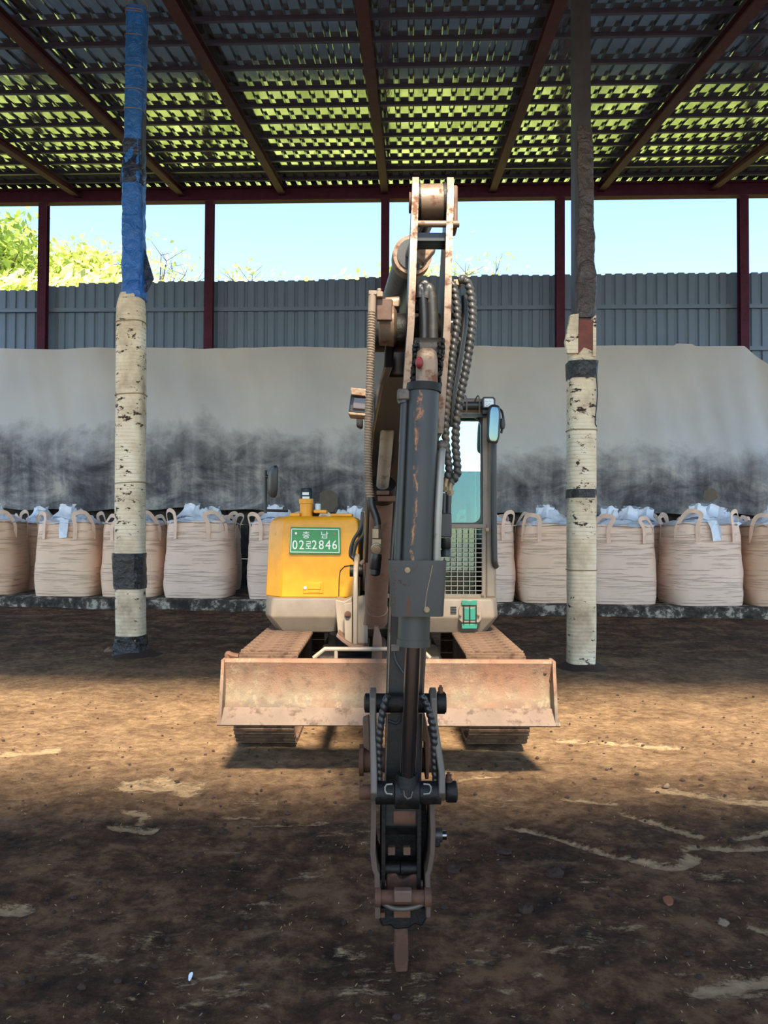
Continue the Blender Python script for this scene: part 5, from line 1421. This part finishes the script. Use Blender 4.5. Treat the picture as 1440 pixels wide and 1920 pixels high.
def tree(px, D, py_top, rad, label, mat, nleaf, seed, sparse=0.0, zmax=None):
    rr_ = random.Random(seed)
    c = P(px, py_top, D)
    top = c.z if zmax is None else zmax
    x, y = c.x, D
    base = max(0.0, min(0.5 + 0.16 * max(0, y - 21), 1.45 + 0.24 * y)) - 0.7
    t = thing('tree', label, 'tree', (x, y, base), 'trees beyond the fence')
    m = MB()
    m.tube(spline([(x, y, base), (x + rr_.uniform(-.2, .2), y, base + (top - base) * 0.4), (x + rr_.uniform(-.3, .3), y, top - rad * 0.5)], 5), [0.22 - 0.012 * i for i in range(11)], 8)
    m.build('trunk', 'bark', t)
    mb2 = MB(); clumps = []
    for k in range(26):
        a, e = rr_.uniform(0, 2 * PI), rr_.uniform(-0.5, 1.35)
        q = rad * rr_.uniform(0.45, 1.0)
        e_ = Vector((x + math.cos(a) * math.cos(e) * q, y + math.sin(a) * math.cos(e) * q, top - rad + math.sin(e) * q * 1.0))
        e_.z = min(e_.z, top - 0.05)
        clumps.append(e_)
        s0 = Vector((x, y, top - rad * rr_.uniform(1.0, 1.7)))
        mb2.tube(spline([s0, (s0 + e_) / 2 + Vector((0, 0, 0.25)), e_], 3), [0.06, 0.05, 0.04, 0.03, 0.025, 0.02, 0.012], 5)
        for u in range(3):
            e2 = e_ + Vector((rr_.gauss(0, .35), rr_.gauss(0, .3), abs(rr_.gauss(0, .3)))) * rad * 0.45
            e2.z = min(e2.z, top + 0.1)
            mb2.tube([e_, e2], [0.015, 0.006], 4)
    mb2.build('branches', 'bark', t)['kind'] = 'stuff'
    m = MB()
    for k in range(nleaf):
        cl = rr_.choice(clumps)
        s_ = rad * (0.20 if sparse < 0.5 else 0.26)
        p = cl + Vector((rr_.gauss(0, s_), rr_.gauss(0, s_), rr_.gauss(0, s_ * 0.8)))
        if p.z > top: continue
        L = rr_.uniform(0.09, 0.17) * (1 if sparse < 0.5 else 0.7)
        n_ = Vector((rr_.gauss(0, 1), rr_.gauss(0, 1) - 0.6, rr_.gauss(0, 1) + 0.5)).normalized()
        a = n_.orthogonal().normalized()
        a.rotate(Matrix.Rotation(rr_.uniform(0, 2 * PI), 3, n_))
        b_ = n_.cross(a)
        m.add([p - a * L, p + b_ * L * 0.5, p + a * L, p - b_ * L * 0.5], [(0, 1, 2, 3)])
    f = m.build('foliage', mat, t, smooth=0); f['kind'] = 'stuff'
tree(-25, 23, 420, 2.6, 'dense green tree at the left edge above the fence', 'leaf_mid', 5200, 1)
tree(95, 26, 470, 2.6, 'bushy lime tree between the left edge and the blue-sleeved post', 'leaf_lime', 5200, 2)
tree(190, 27, 482, 2.4, 'lime tree just left of the blue-sleeved post', 'leaf_lime', 5000, 3)
tree(300, 29, 478, 2.2, 'thin bare-twigged tree just right of the blue-sleeved post', 'leaf_pale', 900, 4, 1)
tree(150, 31, 462, 2.0, 'pale twiggy tree rising over the lime trees', 'leaf_pale', 800, 9, 1)
tree(470, 27, 505, 2.0, 'low twiggy treetop in the second opening from the left', 'leaf_pale', 800, 5, 1)
tree(885, 27, 492, 2.2, 'thin leafy treetop right of the excavator arm', 'leaf_pale', 1000, 6, 1)
tree(770, 26, 505, 1.8, 'yellow-green treetop seen between the arm plates', 'leaf_lime', 2600, 7)
m = MB(); rr_ = random.Random(77)
for k in range(26):                                       # thicket hidden behind the fence, mirrored in the roof
    cx_, cy_ = -17 + 34 * (k + rr_.random()) / 26, rr_.uniform(21.5, 24.5)
    top_ = rr_.uniform(7.6, 8.5)
    for q in range(2300):
        p = Vector((cx_ + rr_.gauss(0, 0.85), cy_ + rr_.gauss(0, 0.6), top_ - abs(rr_.gauss(0, 1.9))))
        if p.z < 0.3: continue
        L = rr_.uniform(0.09, 0.17)
        n_ = Vector((rr_.gauss(0, 1), rr_.gauss(0, 1) - 0.8, rr_.gauss(0, 1) + 0.6)).normalized()
        a = n_.orthogonal().normalized(); b_ = n_.cross(a)
        m.add([p - a * L, p + b_ * L * 0.5, p + a * L, p - b_ * L * 0.5], [(0, 1, 2, 3)])
o = m.build('thicket_foliage', 'leaf_bright', smooth=0); o['kind'] = 'stuff'
o['label'], o['category'] = 'sunlit lime-green thicket beyond the fence, mirrored in the glossy roof', 'thicket'

# ================================================================== small things lying on the floor
def ground_z(x, D): return 0.022 * mnoise.fractal(Vector((x * 1.3, D * 1.3, 0.3)), 0.9, 2.1, 4) + 0.010 * mnoise.fractal(Vector((x * 7, D * 7, 2.3)), 0.8, 2.2, 4)
def chip(px, py, w, h, name, label, cat, mat, seed, thick=0.006):
    g = G(px, py); rr_ = random.Random(seed); z = ground_z(g.x, g.y)
    pts = []
    for k in range(9):
        a = 2 * PI * k / 9; q = 1 + rr_.uniform(-0.3, 0.3)
        pts.append((g.x + math.cos(a) * w * q, g.y + math.sin(a) * h * 0.6 * q, z + 0.006 + 0.5 * h * (math.sin(a) + 1) * 0.5))
    o = MB().prism(pts, (0, 0.001, thick)).build(name, mat, origin=(g.x, g.y, z))
    tag(o, label, cat)
chip(357, 1838, 0.0065, 0.018, 'paper_scrap', 'small white scrap standing on the dark floor, bottom left', 'scrap', 'liner', 1)
chip(1253, 1697, 0.016, 0.034, 'dead_leaf', 'reddish brown dead leaf on the dark soil', 'leaf', 'leaf_dead', 2)
def stone(px, py, r_, label, seed, mat='stone', name='stone', sc=(1.2, 1, 0.7)):
    g = G(px, py); z = ground_z(g.x, g.y)
    m = MB().sphere((g.x, g.y, z + r_ * 0.3), r_, 9, sc)
    for i, p in enumerate(m.v):
        q = 1 + 0.55 * mnoise.fractal(Vector(p) * (1.1 / r_) + Vector((seed, 0, 0)), 0.8, 2, 3)
        m.v[i] = (g.x + (p[0] - g.x) * q, g.y + (p[1] - g.y) * q, z + (p[2] - z) * q)
    o = m.build(name, mat, origin=(g.x, g.y, z)); tag(o, label, 'stone' if mat == 'stone' else 'clod')
stone(1355, 1728, 0.018, 'grey-brown egg-shaped stone near the right edge', 1)
stone(1250, 1478, 0.016, 'small pale stone by the wide pale streak', 2)
stone(1040, 1645, 0.024, 'dark clod of compost right of the coupler tooth', 3, 'clod', 'soil_clod', (1.5, 1.2, 0.9))
stone(945, 1598, 0.022, 'flat reddish clod above the dark compost clods', 4, 'clod', 'soil_clod', (1.6, 1.0, 0.35))
stone(850, 1625, 0.02, 'dark clod just right of the coupler side plate', 5, 'clod', 'soil_clod', (1.4, 1.1, 0.9))
stone(985, 1715, 0.018, 'low dark clod in the lower right of the floor', 6, 'clod', 'soil_clod', (1.5, 1.1, 0.9))
stone(420, 1560, 0.016, 'low dark clod left of the arm near the pale patches', 7, 'clod', 'soil_clod', (1.5, 1.1, 0.9))
stone(205, 1222, 0.05, 'light rubble lump at the foot of the blue-sleeved post', 8, 'stone', 'rubble_stone', (1.2, 1, 0.8))

for o in bpy.data.objects:
    if '_og' in o: del o['_og']
